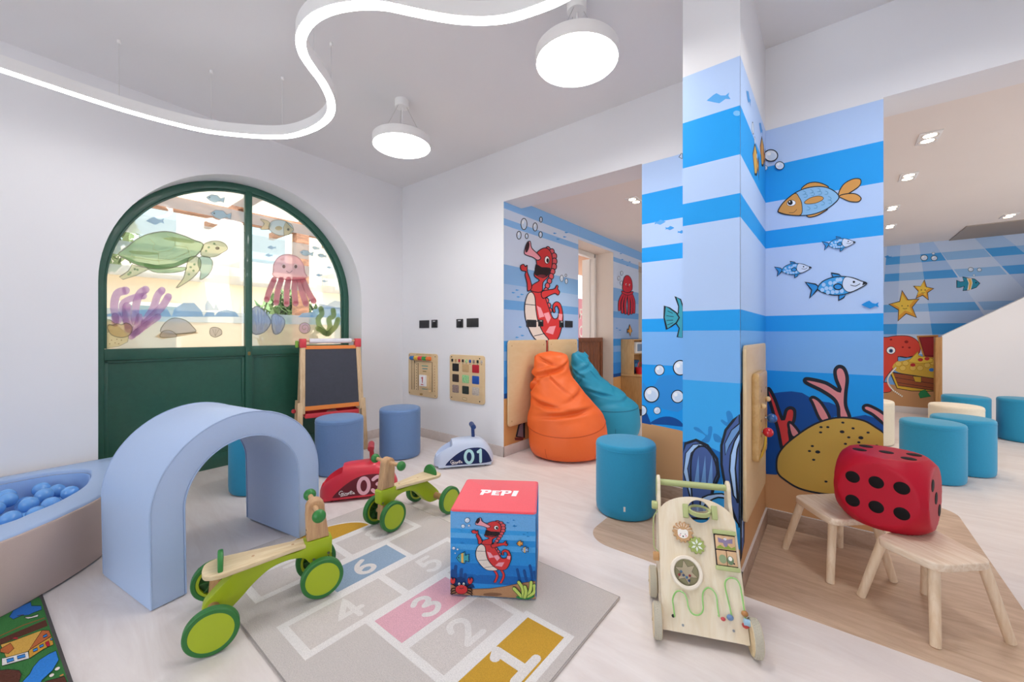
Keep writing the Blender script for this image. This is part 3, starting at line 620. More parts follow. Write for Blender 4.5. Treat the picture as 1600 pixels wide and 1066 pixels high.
rw.at(1360, 100, 1.667)
for x, y, r in ((140, 505, 9), (166, 506, 8), (164, 494, 4)): bubble(rw, x, y, r, r*.8)
rw.done('painted_bubbles')
silh(rw, 46, 503, .15, '#3f95dc'); rw.at(1370, 420, 4.443); rw.done('painted_small_fish')
rw.poly([(20, 500), (80, 475), (150, 465), (230, 470), (285, 505), (302, 560), (280, 600), (220, 615), (150, 612), (140, 660), (60, 760), (20, 860), (-40, 700)], '#d84a3c', OUT, 4, sm=4)
rw.ell(98, 567, 31, 26, '#ffffff', OUT, 4); rw.ell(98, 570, 15, 14, '#3d6fa8'); rw.ell(98, 570, 7, 7, '#111111'); rw.stroke([(145, 610), (200, 618), (275, 600)], 4, OUT)
for x, y, r in ((98, 492, 9), (205, 508, 14), (180, 545, 8), (226, 548, 9)): rw.ell(x, y, r, r*.7, '#8c2420')
rw.poly([(20, 800), (70, 790), (100, 830), (90, 855), (30, 855)], '#d84a3c', OUT, 4, sm=3); rw.done('painted_octopus')
rw.poly([(283, 470), (420, 465), (420, 620), (328, 615)], '#7a1f24', '#c48a44', 10); rw.poly([(300, 480), (410, 480), (410, 600), (335, 600)], '#96262c')
rw.poly([(115, 700), (130, 650), (180, 640), (230, 625), (290, 600), (330, 620), (420, 640), (420, 760), (250, 750)], '#d8b348', sm=3)
for x, y in ((150, 660), (200, 655), (250, 690), (300, 690), (350, 670), (390, 650), (180, 690)): rw.ell(x, y, 22, 18, '#e4c660', '#b98f30', 3)
rw.poly([(215, 645), (285, 575), (290, 610), (330, 610), (390, 625), (385, 650), (300, 660)], '#e6c64f', '#b0862c', 3)
for x, y, c in ((250, 668, '#b83238'), (302, 632, '#c03a3c'), (348, 625, '#c03a3c'), (380, 702, '#3f7fd0')): rw.ell(x, y, 18, 12, c)
rw.poly([(90, 715), (120, 720), (410, 765), (410, 850), (240, 848), (140, 830)], '#d9b23c', OUT, 4)
rw.poly([(112, 722), (400, 762), (405, 846), (150, 812)], '#9a5434', OUT, 3); rw.stroke([(125, 755), (405, 800)], 3, OUT); rw.stroke([(140, 790), (405, 830)], 3, OUT)
rw.poly([(250, 745), (308, 750), (308, 790), (265, 785)], '#d9b23c', OUT, 3); rw.done('painted_treasure_chest')
rw.poly([(290, 870), (305, 848), (335, 840), (374, 885), (300, 898)], '#2f8a54', '#1d6a3c', 3)
for i in range(26):
    t = i/25; x = 130-55*math.sin(PI*t*1.15); y = 690+195*t; rw.ell(x+(40*(t-.8)*2.4 if t > .8 else 0), y, 6, 6, '#f3eee4', '#b7ada0', 1.5, n=10)
rw.done('painted_jewels')

# ---- translucent film on the arched window
wf = Art(None, win, 'film', e0=0, de=.00012); GO = OFF-.0295
wf.surf = lambda u, v, h: uz(u, v, GO+h)
def band(z0, z1, c, a):
    for sg in (-1, 1):
        r = RG-.014; zs = [z0+(z1-z0)*i/10 for i in range(11)]; e = UC+.026 if sg > 0 else UC-.03; P = []
        for z in zs:
            w = r if z < ZS else math.sqrt(max(0, r*r-(z-ZS)**2)); u = UC+sg*w
            P.append((max(u, e) if sg > 0 else min(u, e), z))
        wf.poly([(e, z0)]+P+[(e, z1)], c, a=a)
for z0, z1, c, a in ((2.40, 2.53, '#cfe6f4', .6), (2.26, 2.36, '#c8e2f4', .66), (2.0, 2.16, '#e2eef4', .68), (1.82, 1.93, '#c6e0f2', .66), (1.66, 1.74, '#d6e8f2', .64), (1.30, 1.40, '#c4e2f6', .74)): band(z0, z1, c, a)
band(1.088, 1.305, '#ecdcc2', .82); wf.done('film_stripes')
wf.surf = lambda px, py, h: (lambda p: p+Vector((CT, ST, 0))*h)(on_plane(px, py, CT, ST, GO)); wf.at(140, 260, 3.552)
B3 = '#7db9ea'
for P in ([(455, 835), (470, 790), (520, 758), (580, 758), (620, 800), (632, 835)], [(690, 835), (715, 805), (760, 795), (810, 808), (830, 835)], [(232, 835), (240, 800), (380, 790), (430, 790), (455, 835)], [(630, 835), (650, 808), (690, 812), (695, 835)], [(1155, 838), (1180, 815), (1230, 810), (1240, 838)], [(1225, 838), (1240, 795), (1300, 785), (1390, 785), (1392, 838)], [(68, 833), (100, 820), (200, 800), (240, 833)]): wf.poly(P, B3, a=.9)
for P in ([(640, 770), (655, 740), (690, 790), (700, 760), (720, 800), (640, 800)], [(1260, 790), (1275, 760), (1300, 790), (1330, 760), (1360, 745), (1390, 750), (1390, 790)]): wf.poly(P, '#a9d0f2', a=.8)
wf.done('film_reef')
G0, G1, G2, YG = '#a9cf95', '#c8dfae', '#8fb78a', '#dfe2b4'; LN = '#8d8f7c'
wf.poly([(235, 545), (270, 555), (330, 570), (260, 605), (185, 628), (165, 615), (215, 580)], YG, LN, 4, a=.94)
wf.poly([(610, 505), (650, 500), (680, 525), (678, 570), (650, 610), (612, 628), (615, 590), (600, 540)], '#b6d8c0', LN, 4, sm=3, a=.94)
wf.poly([(300, 540), (420, 560), (530, 560), (520, 580), (440, 592), (350, 585)], G0, LN, 4, sm=3, a=.94)
wf.poly([(158, 488), (200, 455), (260, 405), (330, 375), (420, 362), (500, 378), (580, 410), (628, 430), (620, 465), (560, 520), (470, 560), (370, 570), (270, 550), (200, 515)], G0, LN, 6, sm=3, a=.95)
wf.poly([(180, 495), (260, 528), (370, 548), (470, 538), (560, 500), (540, 530), (470, 558), (370, 568), (270, 548), (200, 513)], G2, a=.95)
for P in ([(240, 470), (230, 500), (300, 515)], [(330, 400), (360, 430), (350, 460), (380, 475), (440, 470), (475, 440), (540, 450)], [(380, 475), (385, 545)], [(475, 440), (470, 400), (430, 380)], [(540, 450), (560, 500)], [(300, 515), (385, 525), (470, 512), (560, 470)]): wf.stroke(P, 3, YG, a=.95)
wf.poly([(400, 400), (480, 395), (580, 415), (560, 428), (460, 415)], '#d7dfb0', sm=3, a=.95); wf.poly([(215, 470), (300, 472), (390, 485), (320, 492), (250, 488)], '#d7dfb0', sm=3, a=.95)
wf.poly([(628, 440), (660, 420), (710, 415), (750, 430), (765, 460), (735, 480), (700, 500), (650, 505), (615, 490)], YG, LN, 4, sm=3, a=.95); wf.ell(708, 455, 12, 9, '#8c7a66', a=.95)
wf.poly([(550, 510), (590, 500), (615, 520), (612, 570), (570, 620), (520, 655), (480, 675), (520, 620), (535, 560)], YG, LN, 5, sm=3, a=.95)
for x, y in ((265, 575), (225, 590), (250, 572), (215, 600), (575, 580), (550, 600), (560, 560), (580, 545), (660, 450), (645, 470), (690, 430)): wf.ell(x, y, 7, 6, G2, a=.95)
wf.done('film_turtle')
PU, PL = '#fae8fb', '#d3b4d6'
for L, w in (([(160, 850), (135, 790), (150, 710), (200, 690)], 40), ([(200, 860), (180, 770), (240, 730), (300, 720)], 30), ([(250, 860), (255, 780), (275, 710), (310, 685)], 38), ([(300, 870), (350, 790), (375, 720), (400, 690)], 36), ([(215, 900), (205, 830), (205, 780)], 44), ([(260, 920), (330, 850), (400, 780), (435, 725)], 36), ([(240, 930), (265, 880), (275, 835)], 32), ([(230, 945), (330, 870), (380, 835)], 30), ([(140, 870), (140, 835)], 36)):
    wf.stroke(L, w+7, PL, sm=5, a=.95); wf.stroke(L, w, PU, sm=5, a=.95)
wf.done('film_coral')
wf.poly([(68, 845), (110, 850), (160, 890), (215, 940), (210, 975), (160, 1000), (68, 1012)], '#e6e0b6', LN, 3, sm=0, a=.95)
for x, y in ((85, 880), (100, 920), (90, 960), (120, 965), (150, 960), (110, 985), (140, 980), (175, 965), (82, 940), (160, 985)): wf.ell(x, y, 4, 3, '#9b8a3c', a=.95)
wf.poly([(98, 900), (105, 880), (130, 882), (150, 872), (175, 880), (200, 870), (228, 882), (234, 910), (215, 940), (170, 950), (120, 935)], '#e3cfa2', LN, 5, sm=3, a=.96)
wf.done('film_sponge')
wf.poly([(360, 945), (390, 925), (480, 930), (580, 915), (605, 925), (520, 940), (400, 960)], '#d8c3a0', a=.96); wf.poly([(390, 915), (420, 865), (470, 842), (530, 855), (570, 890), (585, 920), (500, 930), (430, 930)], '#cfd2da', LN, 5, sm=3, a=.96); wf.poly([(388, 945), (405, 915), (440, 910), (470, 925), (480, 945), (430, 950)], '#dfe1e8', LN, 4, sm=3, a=.96); wf.done('film_stones')
wf.poly([(665, 930), (668, 900), (695, 893), (725, 905), (732, 930), (700, 948), (680, 945)], '#e8e4e2', LN, 4, sm=2, a=.96)
for x in (680, 698, 716): wf.stroke([(x, 905), (695, 942)], 2, LN)
wf.done('film_shell')
for (x, w, hgt) in ((945, 60, 145), (1045, 38, 105)):
    wf.poly([(x-w*.72, 925), (x-w, 880-hgt*.4), (x-w*.5, 925-hgt), (x, 932-hgt), (x+w*.7, 880-hgt*.35), (x+w*.95, 870), (x+w*.3, 922)], '#9fb4dc', '#6f7f9c', 6, sm=3, a=.96)
    for k in (-.5, -.2, .1, .4): wf.stroke([(x+k*w*1.2, 945-hgt), (x+k*w*.5, 915)], 7, '#c4d3ee', a=.96)
    wf.done('film_mussel')
wf.ell(1190, 898, 31, 30, '#d9b8dd', LN, 4, a=.96); wf.stroke([(1190+(4+t*2.6)*math.cos(t*.9), 898+(4+t*2.6)*math.sin(t*.9)) for t in range(9)], 3, LN, sm=3); wf.done('film_snail')
for L in ([(1310, 930), (1275, 890), (1265, 850), (1285, 820), (1280, 790)], [(1315, 930), (1330, 890), (1325, 850), (1350, 830), (1348, 800)], [(1320, 930), (1360, 890), (1375, 850)], [(1300, 925), (1262, 900)]):
    wf.stroke(L, 30, '#9bb77e', sm=4, a=.95); wf.stroke(L, 23, '#d8e2a4', sm=4, a=.95)
wf.done('film_seaweed')
for x0, x1 in ((1010, 980), (1050, 1032), (1090, 1090), (1125, 1140), (1150, 1196), (1170, 1240)):
    y1 = {980: 740, 1032: 758, 1090: 765, 1140: 762, 1196: 764, 1240: 748}[x1]; L = [(x0+10, 630), ((x0+x1)/2, 690), (x1, y1)]
    wf.stroke(L, 34, '#c48894', sm=4, a=.95); wf.stroke(L, 28, '#f8bcc8', sm=4, a=.95)
wf.poly([(1015, 585), (1018, 545), (1045, 505), (1095, 490), (1150, 505), (1182, 545), (1190, 590), (1202, 612), (1180, 628), (1100, 632), (1030, 618), (1010, 600)], '#f8bcc8', '#c48894', 5, sm=3, a=.96)
for x in (1072, 1138): wf.ell(x, 556, 12, 14, '#f7f3f0', a=.97); wf.ell(x+2, 557, 8, 10, '#6d5a50', a=.97)
wf.stroke([(1088, 582), (1105, 592), (1120, 580)], 3, '#8d5a60', sm=3); wf.ell(1065, 515, 10, 7, '#f9d8de', a=.96); wf.done('film_octopus')
wf.poly([(942, 295), (985, 305), (1000, 330), (985, 350), (945, 350), (965, 320)], '#e6d2a4', LN, 4, sm=3, a=.95); wf.poly([(990, 335), (1010, 305), (1060, 300), (1110, 320), (1128, 355), (1100, 380), (1050, 385), (1005, 365)], '#cfe2ea', LN, 4, sm=3, a=.95); wf.poly([(1085, 308), (1128, 352), (1100, 382), (1075, 385), (1072, 340)], '#e6cfa0', LN, 3, a=.95); wf.ell(1098, 352, 7, 7, '#5d5348', a=.96); wf.ell(1045, 345, 20, 12, '#e0c488', a=.95); wf.done('film_fish')
def gfish(x, y, s):
    wf.poly([(x+p[0]*s, y+p[1]*s) for p in ((-45, -8), (-20, -22), (15, -18), (32, 0), (55, -8), (50, 22), (30, 12), (0, 22), (-25, 12))], '#a6cfe8', '#7f93a4', 3*s, a=.95); wf.ell(x-28*s, y-6*s, 4*s, 4*s, '#4f5a66', a=.96); wf.done('film_fish')
gfish(690, 182, 1); gfish(720, 270, 1.15); gfish(1195, 483, .75); gfish(1248, 455, .4); gfish(1282, 497, .5)
for x, y, s in ((360, 305, .8), (1005, 452, .4), (990, 495, .35), (1325, 562, .3), (1268, 605, .3), (1298, 638, .3)): silh(wf, x, y, s, '#9cc6ea')
wf.done('film_fish')
# ------------------------------------------------------------------ lights in the rooms
LAMPW = mat('#f2f0ee', .4, name='white_lamp_metal')
def glow(c, s): return mat(c, .5, 'plain', emit=s, name='lamp_diffuser')
def pendant(x, y, zb, d, cz, label):
    t = thing('pendant_lamp', label, 'lamp', (x, y, zb), 0, 'round white pendant lamps'); r = d/2; h = .072
    obj('shade', lathe(BM(), [(r-.006, .004), (r-.004, 0), (r, .003), (r, h-.008), (r-.008, h), (0, h)], 64), LAMPW, t)
    obj('diffuser', lathe(BM(), [(0, .005), (r-.006, .005), (r-.006, .009), (0, .009)], 64), glow('#fffdfb', 20), t)
    zt = ZC-zb
    obj('canopy', lathe(BM(), [(0, zt-.055), (.05, zt-.055), (.053, zt-.05), (.053, zt), (0, zt)], 32), LAMPW, t)
    obj('cord', tube(BM(), [(0, 0, h), (.004, 0, h+.08), (0, .003, zt-.05)], .004, 8), LAMPW, t)
    for k in range(3):
        a = .6+2*PI*k/3; obj('wire', tube(BM(), [(r*.72*math.cos(a), r*.72*math.sin(a), h-.002), (.035*math.cos(a), .035*math.sin(a), zt-.05)], .0014, 5), mat('#b9b6b2', .4), t)
pendant(1.554, -1.119, 2.652, .436, ZC, 'smaller looking round white pendant lamp hanging near the far corner of the playroom')
pendant(3.064, -1.073, 2.68, .446, ZC, 'larger looking round white pendant lamp hanging in front of the striped pillar')
pendant(4.574, -1.03, 2.68, .446, ZC, 'round white pendant lamp above the pine stools, just out of the picture')
t = thing('ribbon_light', 'long winding white suspended LED strip lamp glowing along its underside', 'lamp', (1.7, -2.1, 2.585))
pp = [(0, 110), (60, 130), (130, 153), (200, 175), (270, 194), (330, 207), (400, 214), (450, 214), (490, 202), (514, 183), (517, 160), (505, 132), (487, 107), (474, 86), (470, 65), (477, 45), (494, 28), (522, 16), (560, 10), (600, 11), (640, 19), (690, 29), (740, 34), (790, 31), (840, 16), (885, -4), (935, -40)]
path = [on_z(x, y, 2.585) for x, y in pp]; path = [path[0]+(path[0]-path[1])*2.2, path[0]+(path[0]-path[1])*.9]+path
path = [Vector((p[0]-1.7, p[1]+2.1, 0)) for p in smooth([(p.x, p.y) for p in path], 5, False)]
def strip(w, z0, z1):
    bm = BM(); rows = []
    for i, p in enumerate(path):
        d = (path[min(i+1, len(path)-1)]-path[max(i-1, 0)]).normalized(); nrm = Vector((-d.y, d.x, 0))*w/2
        rows.append([bm.verts.new(p+nrm+Vector((0, 0, z0))), bm.verts.new(p-nrm+Vector((0, 0, z0))), bm.verts.new(p-nrm+Vector((0, 0, z1))), bm.verts.new(p+nrm+Vector((0, 0, z1)))])
    for a, b in zip(rows, rows[1:]):
        for k in range(4): bm.faces.new((a[k], a[(k+1) % 4], b[(k+1) % 4], b[k]))
    bm.faces.new(rows[0]); bm.faces.new(rows[-1]); return bm
obj('channel', strip(.046, .006, .075), LAMPW, t); obj('diffuser', strip(.042, 0, .0058), glow('#fffdfb', 14), t)
for x, y in ((.749, -2.593), (.876, -2.16), (1.142, -1.816), (1.725, -1.756), (1.62, -2.35), (2.3, -2.25)):
    q = min(path, key=lambda p: (p.x+1.7-x)**2+(p.y-2.1-y)**2); w = tube(BM(), [(q.x, q.y, .074), (q.x, q.y, ZC-2.585)], .0016, 5)
    f = obj('wire', w, mat('#d8d6d4', .4), t); obj('ceiling_mount', lathe(BM(), [(0, 0), (.01, 0), (.01, .02), (0, .02)], 12, T(q.x, q.y, ZC-2.585-.02)), LAMPW, f)
def downlight(x, y, label, z=ZC2, en=11):
    t = thing('downlight', label, 'lamp', (x, y, z), 0, 'twin ceiling downlights of the second room')
    obj('plate', box(box(BM(), (0, 0, -.004), (.115, .21, .008), .002), (0, 0, -.006), (.1, .006, .006)), LAMPW, t)
    for s in (-.05, .05):
        obj('lamp_ring', lathe(BM(), [(.036, -.009), (.046, -.011), (.048, -.006), (.036, -.004)], 24, T(0, s, 0)), mat('#d9d3cc', .3), t)
        obj('bulb', lathe(BM(), [(0, -.009), (.034, -.009), (.034, -.006), (0, -.006)], 20, T(0, s, 0)), glow('#ffe9c8', 14), t)
        l = bpy.data.lights.new('spot_lamp', 'SPOT'); l.energy = en; l.color = (1, .87, .72); l.spot_size = 2.1; l.spot_blend = .7; l.shadow_soft_size = .04
        lo = bpy.data.objects.new('spot_lamp', l); COL.objects.link(lo); lo.parent = t; lo.location = (0, s, -.03)
for x, y, lb in ((4.667, .998, 'nearest square twin downlight above the right opening'), (4.656, 1.871, 'second twin downlight of the row along the mural wall edge'), (4.646, 2.966, 'third twin downlight of the row behind the mural wall edge'), (4.708, 3.957, 'farthest twin downlight of the row, just peeking past the mural wall'), (5.729, 4.2, 'twin downlight near the stairwell at the right picture edge'), (2.568, .969, 'twin downlight in the alcove above the beanbags')):
    downlight(x, y, lb, en=24 if x < 4 else 11)

# ------------------------------------------------------------------ round poufs
def pouf(x, y, c, label, group, r=.197, h=.475, rz=0.):
    t = thing('round_pouf', label, 'pouf', (x, y, 0), rz, group); F = mat(c, .85, 'fabric')
    e = .022
    pr = [(0, .006), (r-.012, .006), (r-.003, .02), (r, .06), (r, h-e-.012)]
    obj('body', lathe(BM(), pr, 56), F, t)
    obj('seat_top', lathe(BM(), [(r, h-e-.012)]+[(r-e+e*math.cos(a), h-e+e*math.sin(a)) for a in (PI/2*i/6 for i in range(7))]+[(r*.6, h+.004), (0, h+.006)], 56), F, t)
    obj('piping', tube(BM(), [(r*math.cos(a), r*math.sin(a), h-e-.012) for a in (2*PI*i/56 for i in range(56))], .0025, 5, True), F, t)
    obj('base_glide', lathe(BM(), [(0, 0), (r-.03, 0), (r-.03, .007), (0, .007)], 40), mat('#26262a', .7), t)
    return t
TEAL, DEN, CRM = '#2793bb', '#6f90be', '#eadfc9'
pt = pouf(3.045, -.375, TEAL, 'teal round pouf standing at the foot of the bubble mural, beside the baby walker', 'round poufs', rz=-1.2)
obj('side_tag', bx(.1965, .199, -.006, .006, .07, .1), mat('#d8d4cc', .6), pt)
pouf(.765, -1.205, DEN, 'denim blue round pouf in front of the easel, behind the red ride-on car', 'round poufs')
pouf(.80, -.60, DEN, 'denim blue round pouf standing in the far white corner below the calendar board', 'round poufs')
pouf(.65, -1.80, TEAL, 'dark teal round pouf seen through the foam arch', 'round poufs')
pouf(4.47, 2.98, CRM, 'cream round pouf half hidden by the mural wall edge', 'round poufs')
pouf(4.79, 1.80, TEAL, 'teal round pouf right behind the red dice, nearest of the second room', 'round poufs')
pouf(5.03, 2.22, TEAL, 'teal round pouf behind and right of the nearest one in the second room', 'round poufs')
pouf(5.13, 3.08, CRM, 'cream round pouf among the teal poufs in front of the stair wall', 'round poufs')
pouf(5.36, 4.02, TEAL, 'farthest teal round pouf standing against the white stair wall', 'round poufs')
pouf(5.82, 4.15, TEAL, 'teal round pouf cut by the right picture edge', 'round poufs')

# ------------------------------------------------------------------ foam arch
fa = thing('foam_arch', 'light blue padded foam arch standing between the ball pit and the green ride-on bike', 'foam arch', (1.79, -2.228, 0), math.radians(100)); fa.location.z = .0085; fa.rotation_euler = (0, -.0165, math.radians(100))
Rw, Ri, Hs = .40, .275, .388; BLU = mat('#b2c7e9', .45, 'leather')
outer = [(Rw, 0), (Rw, Hs)]+[(Rw*math.cos(a), Hs+Rw*math.sin(a)) for a in (PI*i/40 for i in range(1, 40))]+[(-Rw, Hs), (-Rw, 0)]
inner = [(-Ri, 0), (-Ri, Hs)]+[(Ri*math.cos(a), Hs+Ri*math.sin(a)) for a in (PI-PI*i/40 for i in range(1, 40))]+[(Ri, Hs), (Ri, 0)]
M0 = T(0, 0, 0)
obj('foam_body', prism(BM(), outer+inner, -.0, .55, .008, 3, M=T(0, .55, 0) @ XZ), BLU, fa)
for y in (.0015, .5485):
    for P, nm in ((outer, 'outer_piping'), (inner, 'inner_piping')):
        obj(nm, tube(BM(), [(p[0]*.995, y, max(.004, p[1])) for p in P], .0035, 6), mat('#a6bcdf', .45, 'leather'), fa)
# ------------------------------------------------------------------ ball pit
bp = thing('ball_pit', 'curved soft ball pit with light blue rim and taupe sides against the left wall', 'ball pit', (0, 0, .0085))
OUTP = [(.17, -2.43), (.5, -2.46), (.8, -2.545), (1.083, -2.698), (1.252, -2.833), (1.338, -2.925), (1.42, -3.03), (1.48, -3.2), (1.48, -3.45), (1.3, -3.75), (.9, -3.98), (.26, -4.0)]
INP = [(1.194, -3.033), (1.122, -2.951), (1.02, -2.855), (.848, -2.758), (.688, -2.716), (.553, -2.699), (.44, -2.70), (.36, -2.75), (.30, -2.87), (.31, -3.05), (.34, -3.4), (.36, -3.72), (.85, -3.74), (1.15, -3.55), (1.25, -3.3)]
so_ = smooth(OUTP[:-1], 4, False)+[(.26, -4.0)]; si_ = smooth(INP, 4)
k0 = max(range(len(so_)), key=lambda i: so_[i][0]); k1 = max(range(len(si_)), key=lambda i: si_[i][0])
def ringp(o, i):
    ko = max(range(len(o)), key=lambda q: o[q][0]); ki = max(range(len(i)), key=lambda q: i[q][0])
    O = o[ko:]+o[:ko+1]; I = i[ki:]+i[:ki+1]
    def area(P): return sum(a[0]*b[1]-b[0]*a[1] for a, b in zip(P, P[1:]+P[:1]))
    if area(O)*area(I) > 0: I = I[::-1]
    return O, I
def ring_prism(o, i, z0, z1, rnd=0, side_in=True):
    """ring between two outlines, resampled to equal counts"""
    O, I = ringp(o, i); I = I[::-1]
    def res(P, n):
        L = [0]
        for a, b in zip(P, P[1:]): L.append(L[-1]+math.dist(a, b))
        out = []; j = 0
        for k in range(n):
            s = L[-1]*k/n
            while L[j+1] < s: j += 1
            f = (s-L[j])/max(1e-9, L[j+1]-L[j]); out.append((P[j][0]+(P[j+1][0]-P[j][0])*f, P[j][1]+(P[j+1][1]-P[j][1])*f))
        return out
    n = 96; O = res(O, n); I = res(I, n); bm = BM(); cols = []
    for a, b in zip(O, I):
        d = Vector((b[0]-a[0], b[1]-a[1])).normalized()*rnd
        pts = [(a[0], a[1], z0), (a[0], a[1], z1-rnd), (a[0]+d.x*.3, a[1]+d.y*.3, z1-rnd*.3), (a[0]+d.x, a[1]+d.y, z1), (b[0]-d.x, b[1]-d.y, z1), (b[0]-d.x*.3, b[1]-d.y*.3, z1-rnd*.3), (b[0], b[1], z1-rnd), (b[0], b[1], z0)]
        cols.append([bm.verts.new(p) for p in pts])
    for k in range(n):
        A, B_ = cols[k], cols[(k+1) % n]
        for q in range(7): bm.faces.new((A[q], B_[q], B_[q+1], A[q+1]))
    return bm
obj('rim_cushion', ring_prism([(x+(.75-x)*.017, y+(-3.2-y)*.017) for x, y in so_], si_, .285, .325, .012), mat('#a9c0e2', .5, 'leather'), bp, sharp=1)
obj('side_wall', ring_prism(so_, si_, .0, .313, .012), mat('#c4ada0', .5, 'leather'), bp, label='taupe leatherette side of the ball pit')
obj('inner_lining', ring_prism([(x+(.75-x)*.004, y) for x, y in si_], [(x+(.75-x)*.03, y+(-3.2-y)*.02) for x, y in si_], .0, .3, .003), mat('#8fb0e0', .5, 'leather'), bp, label='light blue inner lining')
obj('pit_floor', prism(BM(), si_, .002, .12), mat('#6f98d2', .6, 'leather'), bp)
wl = [on_z(97, 737, .30), on_z(122, 733.5, .30)]
obj('care_label', box(BM(), ((wl[0].x+wl[1].x)/2+.0, (wl[0].y+wl[1].y)/2-.022, .29), (.006, .07, .02), .001), mat('#d9d3d6', .6), bp)
BALL = mat('#6eaaea', .16, 'plain', name='glossy_ball_plastic', coat=.3)
b0 = obj('plastic_ball', ball(BM(), (0, 0, 0), .0405, u=24, v=14), BALL); setp(b0, 'glossy light blue plastic ball lying in the ball pit', 'ball', 'light blue balls in the ball pit')
def inside(p, P):
    c = False
    for a, b in zip(P, P[1:]+P[:1]):
        if (a[1] > p[1]) != (b[1] > p[1]) and p[0] < (b[0]-a[0])*(p[1]-a[1])/(b[1]-a[1])+a[0]: c = not c
    return c
def clear(p, P, d): return inside(p, P) and min((Vector(p)-Vector(q)).length for q in P) > d
pos = []
for x, y, z in ((590, 335, .25), (780, 325, .245), (385, 400, .25), (90, 450, .255), (230, 450, .25), (460, 495, .25), (590, 450, .235), (730, 470, .25), (820, 400, .235), (80, 545, .255), (300, 590, .25), (530, 590, .24), (110, 740, .245), (380, 690, .24), (225, 745, .24), (20, 790, .24), (-60, 640, .25), (-110, 500, .25)):
    p = on_z(x/6.66, 700+y/6.66, z); p = Vector((p.x, p.y))
    for _ in range(40):
        if clear((p.x, p.y), si_, .08): break
        p = p.lerp(Vector((.75, -3.05)), .03)
    pos.append((p.x, p.y, z))
rnd = random.Random(3)
for L, z in ((1, .185),):
    for i in range(12):
        for j in range(14):
            p = (.3+i*.084+(j % 2)*.042+L*.03, -2.72-j*.073-L*.02)
            if p[1] > -3.3 and clear(p, si_, .068) and (z < .2 or all(math.dist(p, q[:2]) > .05 for q in pos[:18])) : pos.append((p[0], p[1], z+rnd.uniform(-.006, .006)))
kept = []
for p in pos:
    if all(math.dist(p, q) > .0825 for q in kept): kept.append(p)
BLAB = ['light blue ball at the pit back, just left of the white tagged corner ball', 'glossy light blue ball in the far pit corner under the white tag', 'light blue ball before the far pit lining, third from the far corner', 'light blue ball at the left picture edge below the far pit lining', 'light blue ball in the middle of the pit, left of the palest one', 'pale blue ball in the middle of the pit, nearest the pit centre', 'half sunken light blue ball behind the middle of the near rim', 'light blue ball tucked against the far end of the near rim', 'light blue ball half hidden in the narrow end of the pit', 'large looking light blue ball at the left picture edge, second row', 'large looking light blue ball in front of the pale one, most in view', 'light blue ball cut by the near rim, right of the largest looking one', 'light blue ball low at the left edge behind the near rim', 'light blue ball just peeking over the near rim', 'light blue ball at the near left rim corner of the picture', 'light blue ball beyond the left edge row of the pit', 'light blue ball behind the left edge row of the pit']
for i, p in enumerate(kept):
    o = b0 if i == 0 else b0.copy()
    if i: COL.objects.link(o)
    o.location = p; o.rotation_euler = (0, 0, rnd.random()*6)
    if i < len(BLAB): o['label'] = BLAB[i]
    else: o['label'] = 'light blue ball lying deeper in the pit beneath the top layer'

# ------------------------------------------------------------------ rugs
hr = thing('hopscotch_rug', 'light grey hopscotch rug with numbered squares under the printed cube', 'rug', (0, 0, 0))
obj('rug_body', bx(1.64, 3.40, -2.41, -1.27, 0, .012, bev=.004), mat('#dad1cb', .95, 'carpet'), hr)
bm = BM()
tube(bm, [(1.643, -2.407, .008), (3.397, -2.407, .008), (3.397, -1.273, .008), (1.643, -1.273, .008)], .0045, 6, True); obj('bound_edge', bm, mat('#a89f9a', .9, 'carpet'), hr)
ra = Art(lambda x, y, h: (x, y, .0118+h), hr, 'pile', e0=.0003, de=.00003)
WL = '#efeae6'; YE = '#cfa039'
# thick white lines of the course
def line(a, b, w=.034): ra.stroke([a, b], w, WL, caps=False)
boxes = [((3.14, 3.345), (-2.06, -1.625)), ((2.885, 3.115), (-2.07, -1.645)), ((2.66, 2.875), (-2.07, -1.655)), ((2.41, 2.64), (-2.31, -1.865)), ((2.41, 2.64), (-1.865, -1.42)), ((2.175, 2.39), (-2.075, -1.665)), ((1.93, 2.155), (-2.31, -1.87)), ((1.93, 2.155), (-1.87, -1.43))]
for (x0, x1), (y0, y1) in boxes:
    ra.poly([(x0-.016, y0-.016), (x1+.016, y0-.016), (x1+.016, y1+.016), (x0-.016, y1+.016)], WL)
sem = [(1.91, -1.87+.27)]+[(1.91-.19*math.sin(a), -1.87+.27*math.cos(a)) for a in (PI*i/24 for i in range(25))]
ra.poly([(1.915, -1.585)]+[(1.912-.205*math.sin(a), -1.87+.286*math.cos(a)) for a in (PI*i/24 for i in range(25))]+[(1.915, -2.156)], WL)
fills = [YE, None, '#e9b3be', None, None, '#9ab0c6', None, None]
for ((x0, x1), (y0, y1)), c in zip(boxes, fills):
    e = .014 if c else .018
    ra.poly([(x0+e, y0+e), (x1-e, y0+e), (x1-e, y1-e), (x0+e, y1-e)], c or '#dad1cb')
ra.poly([(1.898, -1.61)]+[(1.898-.18*math.sin(a), -1.87+.26*math.cos(a)) for a in (PI*i/24 for i in range(25))]+[(1.898, -2.13)], YE)
for ch, cx, cy, s, w in (('1', 3.235, -1.86, .14, .04), ('2', 3.0, -1.86, .13, .026), ('3', 2.765, -1.86, .12, .026), ('4', 2.525, -2.09, .13, .026), ('5', 2.525, -1.645, .12, .026), ('6', 2.285, -1.875, .12, .026), ('7', 2.04, -2.09, .12, .026), ('8', 2.04, -1.65, .12, .026)):
    digit(ra, ch, lambda u, v: (cx-(v-.5)*s, cy+(u-.3)*s*1.25), w, '#e9e3de')
    if ch == '1': ra.stroke([(cx+.07, cy-.055), (cx+.07, cy+.07)], .036, '#e9e3de')
ra.done('woven_pattern')
